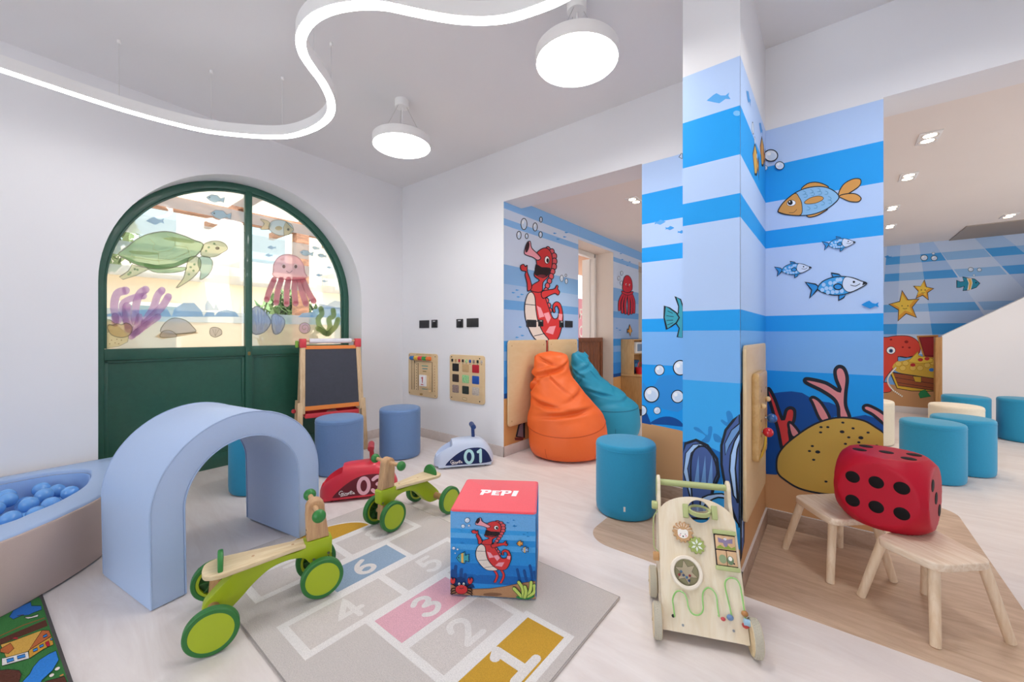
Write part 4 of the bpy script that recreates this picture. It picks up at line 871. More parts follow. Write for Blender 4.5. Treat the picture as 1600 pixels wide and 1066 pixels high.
cr = thing('town_rug', 'colourful town play rug with houses and a river in the near left corner', 'rug', (0, 0, 0))
obj('rug_body', prism(BM(), [tuple(on_z(*q, .004))[:2] for q in ((54, 893), (67, 931), (114, 1065), (150, 1168))]+[(2.8, -4.1), (1.1, -4.14)], 0, .007, .002), mat('#565150', .95, 'carpet'), cr)
ca = Art(lambda px, py, h: (lambda p: (p.x, p.y, .0072+h))(on_z(px, py, .008)), cr, 'pile', e0=.0004, de=.00008); ca.at(0, 920, 7.3)
GR = '#3c7a3e'
ca.poly([(-900, 700), (0, 330), (440, 95), (470, 130), (560, 420), (640, 650), (760, 1010), (860, 1300), (-900, 1700)], GR)
ca.poly([(105, 320), (150, 250), (260, 190), (350, 150), (360, 195), (470, 195), (475, 240), (380, 275), (330, 300), (240, 310), (150, 350)], '#2f6fc0', '#1c2a24', 6)
ca.poly([(275, 325), (360, 320), (440, 290), (430, 320), (320, 345)], '#e8e0d8', '#2a2420', 5); ca.stroke([(200, 310), (270, 298)], 8, '#4a3a30')
ca.poly([(-900, 960), (0, 575), (520, 355), (545, 425), (0, 640), (-900, 1060)], '#5c3427'); ca.stroke([(-300, 660), (0, 540), (260, 420), (505, 335)], 9, '#9a5a34'); ca.done('woven_landscape')
ca.poly([(5, 640), (140, 600), (300, 540), (480, 478), (330, 705), (320, 720), (70, 790)], '#d9a94e', '#2a1c14', 6); ca.poly([(480, 478), (560, 478), (585, 545), (330, 705)], '#c06a3a', '#2a1c14', 6)
ca.poly([(330, 705), (585, 545), (610, 640), (500, 690), (335, 800)], '#d9a03c', '#2a1c14', 5); ca.poly([(70, 790), (320, 720), (332, 800), (25, 885), (20, 800)], '#e8e4de', '#2a1c14', 5)
ca.poly([(5, 690), (120, 625), (160, 685), (95, 745), (5, 730)], '#bf6a38', '#2a1c14', 5)
for P in ([(75, 810), (155, 790), (160, 825), (80, 850)], [(195, 775), (285, 750), (290, 785), (200, 808)], [(375, 700), (425, 678), (430, 705), (382, 728)], [(450, 655), (495, 635), (498, 660), (455, 680)], [(490, 545), (535, 520), (540, 545), (495, 565)], [(575, 575), (595, 568), (600, 590), (580, 598)]): ca.poly(P, '#3f8fdc', '#1c2440', 6)
ca.poly([(515, 622), (555, 600), (570, 655), (540, 672)], '#c0243a', '#2a1c14', 4); ca.poly([(145, 580), (165, 560), (200, 565), (205, 580)], '#b02a3a'); ca.done('woven_houses')
ca.poly([(640, 715), (560, 750), (450, 820), (380, 900), (340, 980), (260, 1066), (100, 1300), (350, 1300), (480, 1050), (600, 940), (670, 820)], '#3484d8', '#1c2a24', 6); ca.poly([(-900, 1200), (0, 940), (100, 930), (220, 940), (245, 990), (220, 1066), (100, 1300), (-900, 1700)], '#5c3427', '#1c2a24', 6)
ca.ell(655, 922, 32, 16, '#efe0d8', rot=-.5); ca.ell(590, 997, 30, 16, '#efe0d8', rot=-.5); ca.poly([(675, 1005), (720, 980), (728, 995), (690, 1012)], '#d08a4a'); ca.poly([(520, 1066), (735, 1010), (760, 1066), (840, 1300), (480, 1300)], '#5c3427', '#1c2a24', 6); ca.done('woven_river')

# ------------------------------------------------------------------ printed cube
e1 = Vector((math.cos(math.radians(33.9)), math.sin(math.radians(33.9)), 0)); e2 = Vector((-e1.y, e1.x, 0)); S = .393; HC = .386
cc = Vector((2.795, -1.75, .0145))+e1*S/2+e2*S/2
cu = thing('cube_stool', 'printed cube stool with red top and underwater sides standing on the hopscotch rug', 'stool', cc, math.radians(33.9))
obj('cushion', bx(-S/2, S/2, -S/2, S/2, 0, HC, bev=.012), mat('#5aa6e2', .7, 'fabric'), cu, sharp=1.2)
obj('top_panel', prism(BM(), rrect(-S/2+.006, S/2-.006, -S/2+.006, S/2-.006, .012), HC-.004, HC+.0012, .001), mat('#f85e68', .65, 'fabric'), cu, label='red top panel')
for q in ((-1, -1), (1, -1), (1, 1), (-1, 1)): pass
obj('top_piping', tube(BM(), [(x, y, HC-.004) for x, y in rrect(-S/2+.003, S/2-.003, -S/2+.003, S/2-.003, .014)], .0028, 6, True), mat('#ee4c58', .65, 'fabric'), cu)
def cube_face(px, py, h):
    n = e2; p0 = cc-e2*S/2; r = Vector(ray(px, py)); o = Vector(CAM); w = o+r*((p0-o).dot(n)/r.dot(n))
    d = w-cc; return (max(-S/2+.004, min(S/2-.004, d.dot(e1))), -S/2-h, max(.006, min(HC-.012, d.z)))
fz = Art(lambda u, v, h: (u, -S/2-h, v), cu, 'cloth', e0=.0008, de=.00005)
q = S/2-.004
for z0, z1, c in ((.006, .39, '#2a8fdc'), (.30, .374, '#6fb0ea'), (.285, .305, '#3aa0e8'), (.262, .285, '#5fb0ee'), (.21, .235, '#4ba6ea'), (.1, .15, '#1f79cc'), (.06, .1, '#1a66b6')): fz.poly([(-q, z0), (q, z0), (q, min(z1, .374)), (-q, min(z1, .374))], c)
for sy in (1, -1): pass
fz.done('side_print', 'blue underwater print on the front side')
sidep = Art(lambda u, v, h: (S/2+h, u, v), cu, 'cloth', e0=.0008, de=.00005)
sidep.poly([(-q, .006), (q, .006), (q, .374), (-q, .374)], '#3a94de'); sidep.poly([(-q, .006), (q, .006), (q, .06), (.05, .075), (-q, .065)], '#b98a64'); sidep.ell(-.06, .2, .05, .04, '#d79b52', OUT, .006); sidep.done('side_print')
fz.surf = cube_face; fz.at(690, 740, 5.075)
for x, y, s in ((525, 390, .22), (572, 370, .18), (580, 416, .3), (652, 482, .18), (682, 468, .15), (685, 498, .2), (165, 550, .3), (225, 782, .2), (285, 800, .3), (510, 788, .25), (565, 805, .25), (575, 742, .2)): silh(fz, x, y, s, '#2580cc')
fz.done('print_small_fish')
for x, h in ((600, 760), (655, 770), (700, 730), (735, 780)): fz.stroke([(x+20, 850), (x+12, h+50), (x, h)], 22, '#174f94', sm=3); fz.done('print_kelp')
for x, h in ((80, 770), (105, 735), (150, 760), (180, 800)): fz.stroke([(x+10, 870), (x+5, h+40), (x+8, h)], 26, '#1a4c8e', sm=3); fz.done('print_kelp')
fz.poly([(100, 890), (110, 830), (150, 815), (185, 830), (200, 870), (250, 875), (265, 905), (100, 915)], '#143a74'); fz.poly([(55, 875), (150, 900), (260, 915), (380, 912), (500, 895), (620, 870), (745, 850), (760, 1050), (50, 1010)], '#b98a64'); fz.stroke([(55, 877), (150, 900), (260, 915), (380, 912), (500, 895), (620, 870), (745, 852)], 5, '#7a5a44'); fz.ell(405, 957, 75, 14, '#8a6248'); fz.done('print_seabed')
fz.o = (690+(240-143*1.05)/5.075, 740+(348-298*.6)/5.075, 5.075/1.05, 5.075/.6)
fz.stroke([(305, 980), (335, 1060), (318, 1150)], 22, OUT, sm=3); fz.stroke([(360, 975), (385, 1060), (362, 1160)], 22, OUT, sm=3); fz.stroke([(305, 980), (335, 1060), (318, 1150)], 15, RD, sm=3); fz.stroke([(360, 975), (385, 1060), (362, 1160)], 15, RD, sm=3)
seahorse(fz, 6); fz.done('print_seahorse'); fz.at(690, 740, 5.075)
for x, y, r in ((205, 367, 20), (172, 414, 14), (219, 410, 9), (98, 588, 12), (129, 597, 8), (110, 627, 5)): bubble(fz, x, y, r)
fz.done('print_bubbles')
def bandfish(x, y, s, c, fl):
    fz.poly([(x+fl*p[0]*s, y+p[1]*s) for p in ((-50, 0), (-30, -28), (15, -50), (20, -20), (50, -32), (46, 0), (50, 30), (20, 20), (15, 45), (-30, 28))], c, OUT, 4); fz.poly([(x+fl*p[0]*s, y+p[1]*s) for p in ((-12, -36), (6, -40), (6, 38), (-12, 36))], '#e2b45c'); fz.ell(x-fl*32*s, y-4*s, 4*s+1, 4*s+1, '#111111')
bandfish(170, 665, 1, '#3fa3b4', 1); bandfish(620, 550, .5, '#e29a4c', 1); bandfish(660, 600, .56, '#8fb8ea', 1); fz.done('print_fish')
for sg in (-1, 1):
    for k in range(3): fz.stroke([(160+sg*40, 900+k*18), (160+sg*75, 905+k*22), (160+sg*85, 925+k*20)], 8, '#2a1418')
    fz.stroke([(160+sg*35, 895), (160+sg*70, 870), (160+sg*72, 850)], 10, '#2a1418'); fz.poly([(160+sg*p[0], p[1]) for p in ((50, 860), (48, 830), (62, 818), (66, 840), (78, 815), (92, 835), (84, 862), (66, 872))], '#d33a3c', OUT, 4)
fz.ell(160, 912, 50, 38, '#d33a3c', OUT, 5)
for d in (-18, 18): fz.ell(160+d, 868, 9, 12, '#ffffff', OUT, 3); fz.ell(160+d, 870, 4, 6, '#111111')
fz.stroke([(145, 900), (160, 906), (178, 898)], 4, OUT); fz.done('print_crab')
for L in ([(640, 975), (600, 930), (575, 905)], [(650, 975), (640, 900), (612, 855)], [(680, 975), (705, 910), (710, 855)], [(690, 970), (735, 930), (735, 880)], [(660, 975), (670, 930), (660, 890)]):
    fz.stroke(L, 30, '#2f6a34', sm=4); fz.stroke(L, 22, '#c6d86a', sm=4)
fz.stroke([(600, 970), (660, 990), (730, 965)], 14, '#2f8a4c', sm=3); fz.done('print_seaweed')
tp = Art(lambda u, v, h: (u, v, HC+.0012+h), cu, 'cloth', e0=.0008, de=.00005)
def L_(P, x, s): tp.poly([(x+p[0]*s, -.018+p[1]*s) for p in P], '#ffffff')
s_ = .066
PP = [(0, 1), (.7, 1), (.85, .85), (.8, .5), (.6, .35), (.35, .35), (.3, 0), (.05, 0), (.12, .8), (-.02, .8)]
def letP(x): L_([(.38, .78), (.36, .58), (.56, .58), (.6, .78), (.38, .78), (.12, .8), (-.02, .8), (0, 1), (.7, 1), (.85, .85), (.8, .5), (.6, .35), (.35, .35), (.3, 0), (.05, 0), (.12, .8)], x, s_); tp.done('letter')
letP(-.093)
L_([(.1, .9), (.75, .9), (.72, .7), (.4, .7), (.4, .55), (.68, .55), (.66, .38), (.4, .38), (.4, .22), (.72, .22), (.7, 0), (.12, 0)], -.04, s_); tp.done('letter'); letP(.01)
L_([(.1, 1.0), (.5, 1.0), (.36, -.05), (.0, -.05)], .068, s_); tp.done('letter')
# ------------------------------------------------------------------ four-wheeled wooden ride-on bikes
LIME = mat('#a6b91f', .42, 'plain', name='lime_paint'); DKG = mat('#2c7233', .5, 'plain', name='green_rubber'); BIR = mat('#e6d2ac', .5, 'wood', hex2='#d9c094', scale=(1, 9, 9), name='birch'); BEE = mat('#cfa67a', .5, 'wood', hex2='#bd926a', scale=(9, 9, 1.2), name='beech')
def bike(x, y, hd, label, tr_r, tr_f, pitch, roll=0, z=.002):
    t = thing('ride_on_bike', label, 'toy bike', (x, y, z), hd, 'green ride-on bikes'); t.rotation_euler = (roll, -pitch, hd)
    WB, r = .395, .088
    P = smooth([(-.04, .07), (-.03, .105), (.012, .148), (.06, .188), (.1, .214), (.2, .214), (.3, .209), (.332, .217)], 3, False)+[(.335, .238), (.442, .238), (.45, .23), (.447, .158), (.438, .15), (.362, .136), (.35, .144)]+smooth([(.35, .144), (.335, .166), (.31, .178), (.26, .184), (.2, .172), (.14, .132), (.09, .084), (.045, .052), (-.02, .05)], 3, False)[1:]
    body = obj('frame_plate', prism(BM(), P, -.03, .03, .005, 2, M=XZ), LIME, t)
    for bxx, bz in ((.37, .153), (.432, .163)): 
        for s in (-1, 1): obj('bolt', cyl(BM(), (bxx, s*.03, bz), (bxx, s*.0325, bz), .006, 12), mat('#9a9a90', .3, metal=.8), body)
    seat = smooth([(-.035, 0), (-.025, .05), (.02, .073), (.08, .068), (.2, .05), (.28, .038), (.338, .034)], 4, False); seat = seat+[(a, -b) for a, b in seat[::-1][:-1]]
    st = obj('seat', prism(BM(), seat, .216, .236, .005, 2), BIR, t)
    for sx in (.14, .29): obj('dowel_plug', cyl(BM(), (sx, 0, .235), (sx, 0, .2366), .006, 12), BEE, st)
    R = Matrix(((0, 0, 1, .028), (1, 0, 0, 0), (0, 1, 0, .236), (0, 0, 0, 1)))
    obj('backrest', prism(BM(), [(.058*math.cos(a), .062*math.sin(a)) for a in (PI*i/20 for i in range(21))], -.009, .009, .004, 2, M=R), mat('#2f8038', .45, 'plain', name='green_paint'), t)
    hp = [(.346, .239), (.438, .239), (.423, .36)]+[(.384+.038*math.cos(a), .386+.038*math.sin(a)) for a in (math.radians(-8+196*i/12) for i in range(13))]+[(.344, .35)]
    hd_ = obj('head_post', prism(BM(), hp, -.027, .027, .008, 3, M=XZ), BEE, t)
    for zz in (.27, .29): obj('screw', cyl(BM(), (.349, -.012, zz), (.3435, -.012, zz), .004, 8), mat('#5d4a38', .5), hd_)
    bar = obj('handlebar', cyl(BM(), (.381, -.128, .393), (.381, .128, .393), .0115, 16), BEE, t)
    for s in (-1, 1):
        k = obj('grip_ball', ball(BM(), (.381, s*.128, .393), .0285, s=(1, .86, 1)), mat('#2f8038', .35, 'worn'), bar)
        
    obj('fork_block', box(BM(), (.395, 0, .1), (.07, .05, .1), .005, M=T(0, 0, 0)), BEE, t)
    obj('rear_axle', cyl(BM(), (0, -tr_r/2+.015, r), (0, tr_r/2-.015, r), .021, 20), mat('#b98f62', .5, 'wood', hex2='#a57c52', scale=(9, 1.2, 9)), t)
    obj('front_axle', cyl(BM(), (WB, -tr_f/2+.015, r), (WB, tr_f/2-.015, r), .014, 16), BEE, t)
    for wx, tr in ((0, tr_r), (WB, tr_f)):
        for s in (-1, 1):
            M = T(wx, s*tr/2, r, rx=-s*PI/2)      # local +Z points outwards
            w = obj('wheel', lathe(BM(), [(r-.016, -.016), (r-.004, -.016), (r, -.011), (r, .011), (r-.004, .016), (r-.016, .016), (r-.02, .012), (r-.02, -.012), (r-.016, -.016)], 48, M), DKG, t)
            obj('wheel_disc', lathe(BM(), [(0, .017), (r*.5, .0165), (r-.017, .0145), (r-.017, .004), (0, .004)], 40, M), LIME, w)
            obj('inner_rim', lathe(BM(), [(r-.03, -.012), (r-.019, -.013), (r-.019, .003), (r-.03, .003), (r-.03, -.012)], 40, M), LIME, w)
            sp = BM()
            for k in range(8): box(sp, (.036, 0, -.003), (.05, .006, .012), .001, M=M @ T(rz=2*PI*k/8))
            lathe(sp, [(0, -.014), (.02, -.014), (.022, .003), (0, .003)], 20, M); lathe(sp, [(0, .0035), (r-.028, .0035), (r-.028, .0015), (0, .0015)], 30, M)
            obj('spokes', sp, mat('#2a5a24', .5), w)
    return t
bike(2.168, -2.475, math.atan2(.379, .11), 'nearer green wooden ride-on bike with its lime wheels partly on the grey rug', .355, .165, .027, .035, .0085)
bike(1.985, -1.178, math.atan2(-.39, .02), 'farther green wooden ride-on bike at the back edge of the rug, facing the camera', .33, .165, .036)

# ------------------------------------------------------------------ plastic ride-on cars
def ride_car(x, y, hd, label, c, cp, cn, ch, num, L=.545):
    t = thing('ride_on_car', label, 'toy car', (x, y, 0), hd, 'numbered ride-on cars'); B_ = mat(c, .38, 'plain', name='moulded_plastic', coat=.15)
    def top(u): return .055+.195*math.sin(PI*min(1, (u/.62)**.58)/2) if u < .62 else .25-.17*((u-.62)/.38)**3
    def wid(u): return .125*max(.0, 1-abs(2*u-1)**5)**.5*(.92+.08*u)+.004
    def sy(u, z):
        tp = top(u); k = min(1, max(0, (z-.03)/(tp-.03))); return wid(u)*(1-.12*k)*(1-k**5)**(1/3.2)
    n, m = 72, 21; bm = BM(); rows = []
    for i in range(n+1):
        u = .002+.996*i/n; tp = top(u); row = []
        for j in range(m):
            a = PI*j/(m-1); cy = math.cos(a); cz = math.sin(a)
            y_ = wid(u)*math.copysign(abs(cy)**.55, cy); z_ = .022+(tp-.022)*abs(cz)**.6
            y_ *= 1-.12*(z_-.022)/(tp)
            if .03 < u < .285 and abs(y_) < wid(u)*.66 and cz > .3: z_ = min(z_, .09+.2*(u-.03))
            if .285 <= u < .31: z_ += .014*(cz**2)
            elif .31 <= u < .5: z_ += .014*(cz**2)*(1-(u-.31)/.19)
            row.append(bm.verts.new((u*L, y_, z_)))
        rows.append(row)
    for a, b in zip(rows, rows[1:]):
        for j in range(m-1): bm.faces.new((a[j], a[j+1], b[j+1], b[j]))
        bm.faces.new((a[0], b[0], b[-1], a[-1]))
    bm.faces.new(rows[0]); bm.faces.new(rows[-1])
    obj('body_shell', bm, B_, t, sharp=.75)
    U = BM()
    for u in (.16, .84): box(U, (u*L, 0, .018), (.11, .2, .02), .006)
    obj('wheel_housing', U, B_, t)
    for u in (.16, .84):
        for s in (-1, 1): obj('wheel', cyl(BM(), (u*L, s*.05, .022), (u*L, s*.085, .022), .022, 16), mat('#2a2a2e', .6), t)
    bar = BM(); cyl(bar, (.66*L, 0, .235), (.66*L-.006, 0, .345), .016, 16); so = obj('steering_column', bar, mat(ch, .4), t)
    obj('steering_bar', cyl(BM(), (.66*L-.008, -.075, .352), (.66*L-.008, .075, .352), .0235, 18, bev=.007), mat(ch, .4), so)
    # dark side panel following the curved flank, number and script lettering
    for s in (-1, 1):
        a = Art(lambda px, pz, h: (px, s*(bodyw(px/L, pz)+h), pz), t, e0=.0012, de=.0004)
        def bodyw(u, z):
            u = min(.998, max(.002, u)); tp = top(u); k = max(0, min(1, (z-.022)/(tp-.022))); cz = k**(1/.6); cz = min(1, cz)
            return wid(u)*(max(0, 1-cz*cz))**.5**.55*(1-.12*(z-.022)/tp) if False else wid(u)*(math.sqrt(max(0, 1-cz*cz))**.55)*(1-.12*(z-.022)/tp)
        X0, X1 = .17, .95
        for i in range(40):
            u0 = X0+(X1-X0)*i/40; u1 = X0+(X1-X0)*(i+1)/40
            def hi(u):
                f = (u-X0)/(X1-X0); q = math.sin(PI*min(1, f/.58)/2)**.8 if f < .58 else max(0, 1-((f-.58)/.42)**3.6)
                return .036+.14*q
            a.h -= a.de*(1 if i else 0)*0
            for k in range(6):
                f0, f1 = k/6, (k+1)/6; z = lambda u, f: .036+(hi(u)-.036)*f
                a.h = .0012-a.de; a.poly([(u0*L, z(u0, f0)), (u1*L, z(u1, f0)), (u1*L, z(u1, f1)), (u0*L, z(u0, f1))], cp)
        a.done('side_panel', 'dark side panel'); a.h = .0024
        f = (lambda u: u) if s < 0 else (lambda u: L*1.12-u)
        sgn = 1 if s < 0 else -1
        for k, d in enumerate(num):
            x0 = (.262+k*.1) if s < 0 else (.40-k*.1)
            digit(a, d, lambda u, v: (x0+sgn*u*.14, .049+v*.105), .025, cn); a.done('number', 'pale number on the side panel')
        sc = .034; x0 = .135 if s < 0 else .43
        for P in ([(.9, 1), (.6, 1.15), (.2, .8), (.15, .35), (.5, .1), (.8, .4), (.6, .5), (1.0, .5), (.9, 0), (.5, -.25)], [(1.2, .5), (1.15, .15), (1.35, .1)], [(1.22, .72), (1.24, .74)], [(1.5, .5), (1.45, .1), (1.6, .45), (1.8, .45), (1.78, .12), (1.95, .1)], [(2.0, .25), (2.25, .35), (2.2, .52), (2.02, .45), (2.02, .15), (2.3, .12)], [(2.6, .95), (2.5, .15), (2.65, .1)], [(2.85, 1.0), (2.75, .15), (2.9, .1)], [(2.35, .62), (3.1, .72)], [(3.4, .45), (3.15, .45), (3.1, .15), (3.3, .12), (3.42, .45), (3.4, .12), (3.55, .1)], [(.5, -.25), (1.2, -.12), (2.0, -.1)]):
            a.stroke([(x0+sgn*p[0]*sc*.9, .052+p[1]*sc*.75) for p in P], .0036, '#f3ecec', sm=2)
        a.done('script_lettering')
    return t
ride_car(1.236, -1.60, math.radians(57), 'red ride-on car with number 03 behind the far green bike', '#dc2f42', '#6f2a34', '#f0b9c6', '#b0303a', '03')
ride_car(1.33, -.615, math.radians(53), 'pale blue ride-on car with number 01 near the white wall corner', '#c6d3ea', '#1d2a58', '#b5dfe4', '#1f3f7c', '01')

# ------------------------------------------------------------------ easel with chalkboard
ea = thing('easel', 'wooden children\'s easel with chalkboard and red corner brackets before the green door', 'easel', (.09, -.945, 0), math.radians(-16.8))
PINE = mat('#e2c49c', .5, 'wood', hex2='#d2b086', scale=(9, 9, 1), name='pine'); RDP = mat('#e0454e', .4, name='red_plastic'); ORG = mat('#ee8a3c', .45, name='orange_paint')
H = 1.13
def leg(sx, sy):
    t0 = Vector((sx*.02, sy*.262, H-.03)); t1 = Vector((sx*.175, sy*.285, 0)); mid = t0.lerp(t1, .52)
    def bar(a, b, w, d, off): 
        bm = BM(); D = (b-a); M = D.to_track_quat('Z', 'X').to_matrix().to_4x4(); M.translation = a+off; return box(bm, (0, 0, D.length/2), (w, d, D.length), .003, M=M)
    l = obj('leg', bar(t0, t0.lerp(t1, .62), .026, .046, Vector((0, 0, 0))), PINE, ea)
    obj('leg_extension', bar(mid, t1, .026, .046, Vector((0, sy*.02, 0))), PINE, l)
    if sx < 0: obj('knob', ball(BM(), t0.lerp(t1, .62)+Vector((.01, sy*.055, 0)), .022), RDP, l)
for sx in (1, -1):
    for sy in (1, -1): leg(sx, sy)
def xat(z, s=1): return s*(.02+.155*(1-z/(H-.03)))
def panel(s, z0, z1, hw0, hw1, m, nm, th=.008, off=0, **k):
    bm = BM(); v = []
    for d in (-th/2, th/2):
        for z, w in ((z0, hw0), (z1, hw1)):
            for y in (-w, w): v.append(bm.verts.new((xat(z, s)+d+off, y, z)))
    for q in ((0, 1, 3, 2), (4, 6, 7, 5), (0, 4, 5, 1), (2, 3, 7, 6), (0, 2, 6, 4), (1, 5, 7, 3)): bm.faces.new([v[i] for i in q])
    return obj(nm, bm, m, ea, **k)
panel(1, .49, 1.05, .252, .244, mat('#42444f', .75, 'worn', name='chalkboard'), 'chalkboard', label='dark grey chalkboard panel')
panel(-1, .49, 1.05, .252, .244, mat('#b58f72', .6, 'wood', hex2='#a17c60'), 'rear_board')
panel(1, 1.05, 1.085, .244, .243, ORG, 'top_rail', .022); panel(1, .45, .49, .256, .254, ORG, 'lower_rail', .022, label='orange lower rail'); panel(-1, .45, .49, .256, .254, mat('#8fae8a', .5), 'rear_rail', .02)
for sy in (-1, 1): obj('corner_bracket', box(BM(), (0, sy*.262, H-.02), (.085, .06, .09), .006), RDP, ea)
ro = obj('paper_roll', cyl(BM(), (.0, -.2, H+.002), (.0, .2, H+.002), .025, 24), mat('#eceaf0', .7), ea)
obj('roll_dowel', cyl(BM(), (0, -.255, H+.002), (0, .255, H+.002), .008, 12), PINE, ro)
obj('clip', box(BM(), (-.03, -.31, H-.03), (.05, .03, .07), .01), mat('#8cc04a', .5), ea, label='green plastic clip')
tr = obj('tray', box(box(BM(), (0, 0, .375), (.22, .50, .008), .003), (.11, 0, .395), (.008, .50, .045), .003), RDP, ea)
obj('tray_rim', box(box(box(BM(), (-.11, 0, .395), (.008, .50, .045), .003), (0, -.25, .395), (.22, .008, .045), .003), (0, .25, .395), (.22, .008, .045), .003), RDP, tr)
ch = thing('chalk_duster', 'pale chalk duster lying in the red tray of the easel', 'duster', (.13, -.96, .381), .4)
obj('pad', bx(-.03, .03, -.06, .06, 0, .028, bev=.006), mat('#dfb7b4', .7), ch); obj('grip', bx(-.018, .018, -.05, .05, .028, .045, bev=.005), mat('#c98f8c', .6), ch)

# ------------------------------------------------------------------ wall boards and sockets
PLY = mat('#dcc096', .45, 'wood', hex2='#d9bb8f', scale=(1.2, 1.2, 3), name='plywood')
def wall_board(nm, lb, x0, x1, z0, z1, th=.018):
    t = thing(nm, lb, 'board', ((x0+x1)/2, 0, z0))
    obj('panel', prism(BM(), rrect(-(x1-x0)/2, (x1-x0)/2, 0, z1-z0, .03), .0, th, .004, M=XZ), PLY, t); return t
def loc(t, x, z): return (x-t.location.x, z-t.location.z)
def px_rect(a, b): p, q = on_plane(*a, 0, 1, 0), on_plane(*b, 0, 1, 0); return p.x, q.x, p.z, q.z
K = lambda x, y: (625+x/6.273, 480+y/6.273)
c1 = wall_board('calendar_board', 'wooden wall calendar board with coloured sliding beads below the sockets', .146, .668, .473, .975)
def bar_on(t, nm, x0, x1, z0, z1, y0, y1, m, bev=.002, par=None): 
    a, b = loc(t, x0, z0), loc(t, x1, z1); return obj(nm, bx(a[0], b[0], -y1, -y0, a[1], b[1], bev=bev), m, par or t)
bx0 = .205
for k, c in enumerate(('#1f6fb4', '#e2b93c', '#d8323c', '#3a9c3e', '#ee7a34')):
    p = on_plane(*K(140+k*40 if k < 4 else 300, 497+k*2), 0, 1, 0); a = loc(c1, p.x, p.z)
    obj('bead', cyl(BM(), (a[0]-.034, -.03, a[1]), (a[0]+.034, -.03, a[1]), .024, 16, bev=.007), mat(c, .4), c1, label=('blue', 'yellow', 'red', 'green', 'orange')[k]+' sliding bead')
dk = mat('#5a4630', .7)
ca1 = Art(lambda px, py, h: (lambda p: (p.x-c1.location.x, -.018-h, p.z-c1.location.z))(on_plane(px, py, 0, 1, 0)), c1); ca1.at(625, 480, 6.273)
for P in ([(130, 510), (130, 805), (152, 805), (152, 510)], [(157, 530), (157, 545), (190, 545), (190, 810)], [(157, 528), (328, 540), (328, 830), (300, 828)]): ca1.stroke(P, 4, '#5a4630')
for k in range(10): ca1.ell(175, 560+k*27, 3, 5, '#5a4630', n=8); ca1.ell(352, 580+k*27, 3, 5, '#a8542e', n=8); ca1.ell(180+k*15, 463+k*.8, 4, 4, ('#7aa84a', '#c99a3a')[k % 2], n=8)
for y, x0, x1, c in ((575, 230, 285, '#4f9a8a'), (602, 235, 280, '#3f8f9a'), (628, 240, 268, '#8a7a4a'), (800, 232, 282, '#6a9a8a')): ca1.stroke([(x0, y), (x1, y+3)], 8, c)
ca1.ell(222, 852, 16, 9, '#a8854e'); ca1.done('printed_marks')
p = px_rect(K(222, 660), K(282, 775)); bk = bar_on(c1, 'flip_block', p[0]-.02, p[1]+.035, p[3]-.03, p[2]-.01, .018, .03, PLY)
obj('flip_cards', bx(*[loc(c1, v, 0)[0] for v in (p[0], p[1])], -.052, -.03, loc(c1, 0, p[3])[1], loc(c1, 0, p[2])[1], bev=.003), mat('#f3eff0', .5), bk)
ca1.surf = lambda px, py, h: (lambda p: (p.x-c1.location.x, -.0525-h, p.z-c1.location.z))(on_plane(px, py, 0, 1, -.05))
ca1.surf = lambda u, v, h: (u, -.0522-h, v); ca1.h = .0004; ca1.at(0, 0, 1); ku, kv = loc(c1, (p[0]+p[1])/2, (p[2]+p[3])/2); ca1.stroke([(ku-.014, kv+.03), (ku+.006, kv+.042), (ku+.006, kv-.022)], .012, '#c02a34'); ca1.stroke([(ku-.018, kv-.045), (ku+.018, kv-.045)], .01, '#c9505a'); ca1.done('card_print')
for x, z in ((.17, .95), (.64, .945), (.17, .5), (.64, .5)): a = loc(c1, x, z); obj('screw', cyl(BM(), (a[0], -.018, a[1]), (a[0], -.02, a[1]), .006, 10), mat('#3a342c', .4, metal=.6), c1)
p = on_plane(*K(308, 825), 0, 1, 0); a = loc(c1, p.x, p.z); obj('peg', cyl(BM(), (a[0], -.018, a[1]), (a[0], -.045, a[1]), .012, 14), PLY, c1)
c2 = wall_board('texture_board', 'wooden wall board with nine coloured texture squares beside the mural corner', .88, 1.395, .48, .98)
cols = [('#1c1a1c', 'plain'), ('#c9a678', 'speck'), ('#b51228', 'fabric'), ('#33261f', 'fabric'), ('#53b77c', 'speck'), ('#124fa8', 'fabric'), ('#75605c', 'speck'), ('#1f2a24', 'fabric'), ('#cbbfb4', 'speck')]
h2 = ['', '#bd986a', '', '', '#e8f2b0', '', '#b8a49c', '', '#8f8478']
for k, (c, kd) in enumerate(cols):
    x = .977+(k % 3)*.148+(.004 if k % 3 else 0); z = .843-(k//3)*.116
    a = loc(c2, x, z); obj('texture_square', prism(BM(), rrect(a[0]-.05, a[0]+.05, a[1]-.042, a[1]+.042, .01), .016, .0205, .001, M=XZ), mat(c, .85, kd, hex2=h2[k] or None), c2)
    a = loc(c2, .925+k*.0545, .918); obj('small_tile', prism(BM(), rrect(a[0]-.013, a[0]+.013, a[1]-.016, a[1]+.016, .004), .017, .0225, .001, M=XZ), mat(c, .8, kd, hex2=h2[k] or None), c2)
ca2 = Art(lambda x, z, h: (x-c2.location.x, -.018-h, z-c2.location.z), c2)
for k in range(9): digit(ca2, str(k+1), lambda u, v: (.920+k*.0545+u*.014, .884+v*.012), .003, '#4a4a6a')
ca2.poly([(1.085, .503), (1.15, .503), (1.15, .53), (1.085, .53)], '#a98a5c'); ca2.poly([(1.09, .508), (1.145, .508), (1.145, .525), (1.09, .525)], '#e3cda4'); ca2.done('printed_marks')
for x, z in ((.915, .955), (1.335, .95), (.915, .515), (1.335, .51)): a = loc(c2, x, z); obj('screw', cyl(BM(), (a[0], -.018, a[1]), (a[0], -.0205, a[1]), .007, 10), mat('#3a342c', .4, metal=.6), c2)
BLK = mat('#26272b', .4, name='black_switch_plastic'); BL2 = mat('#101114', .5)
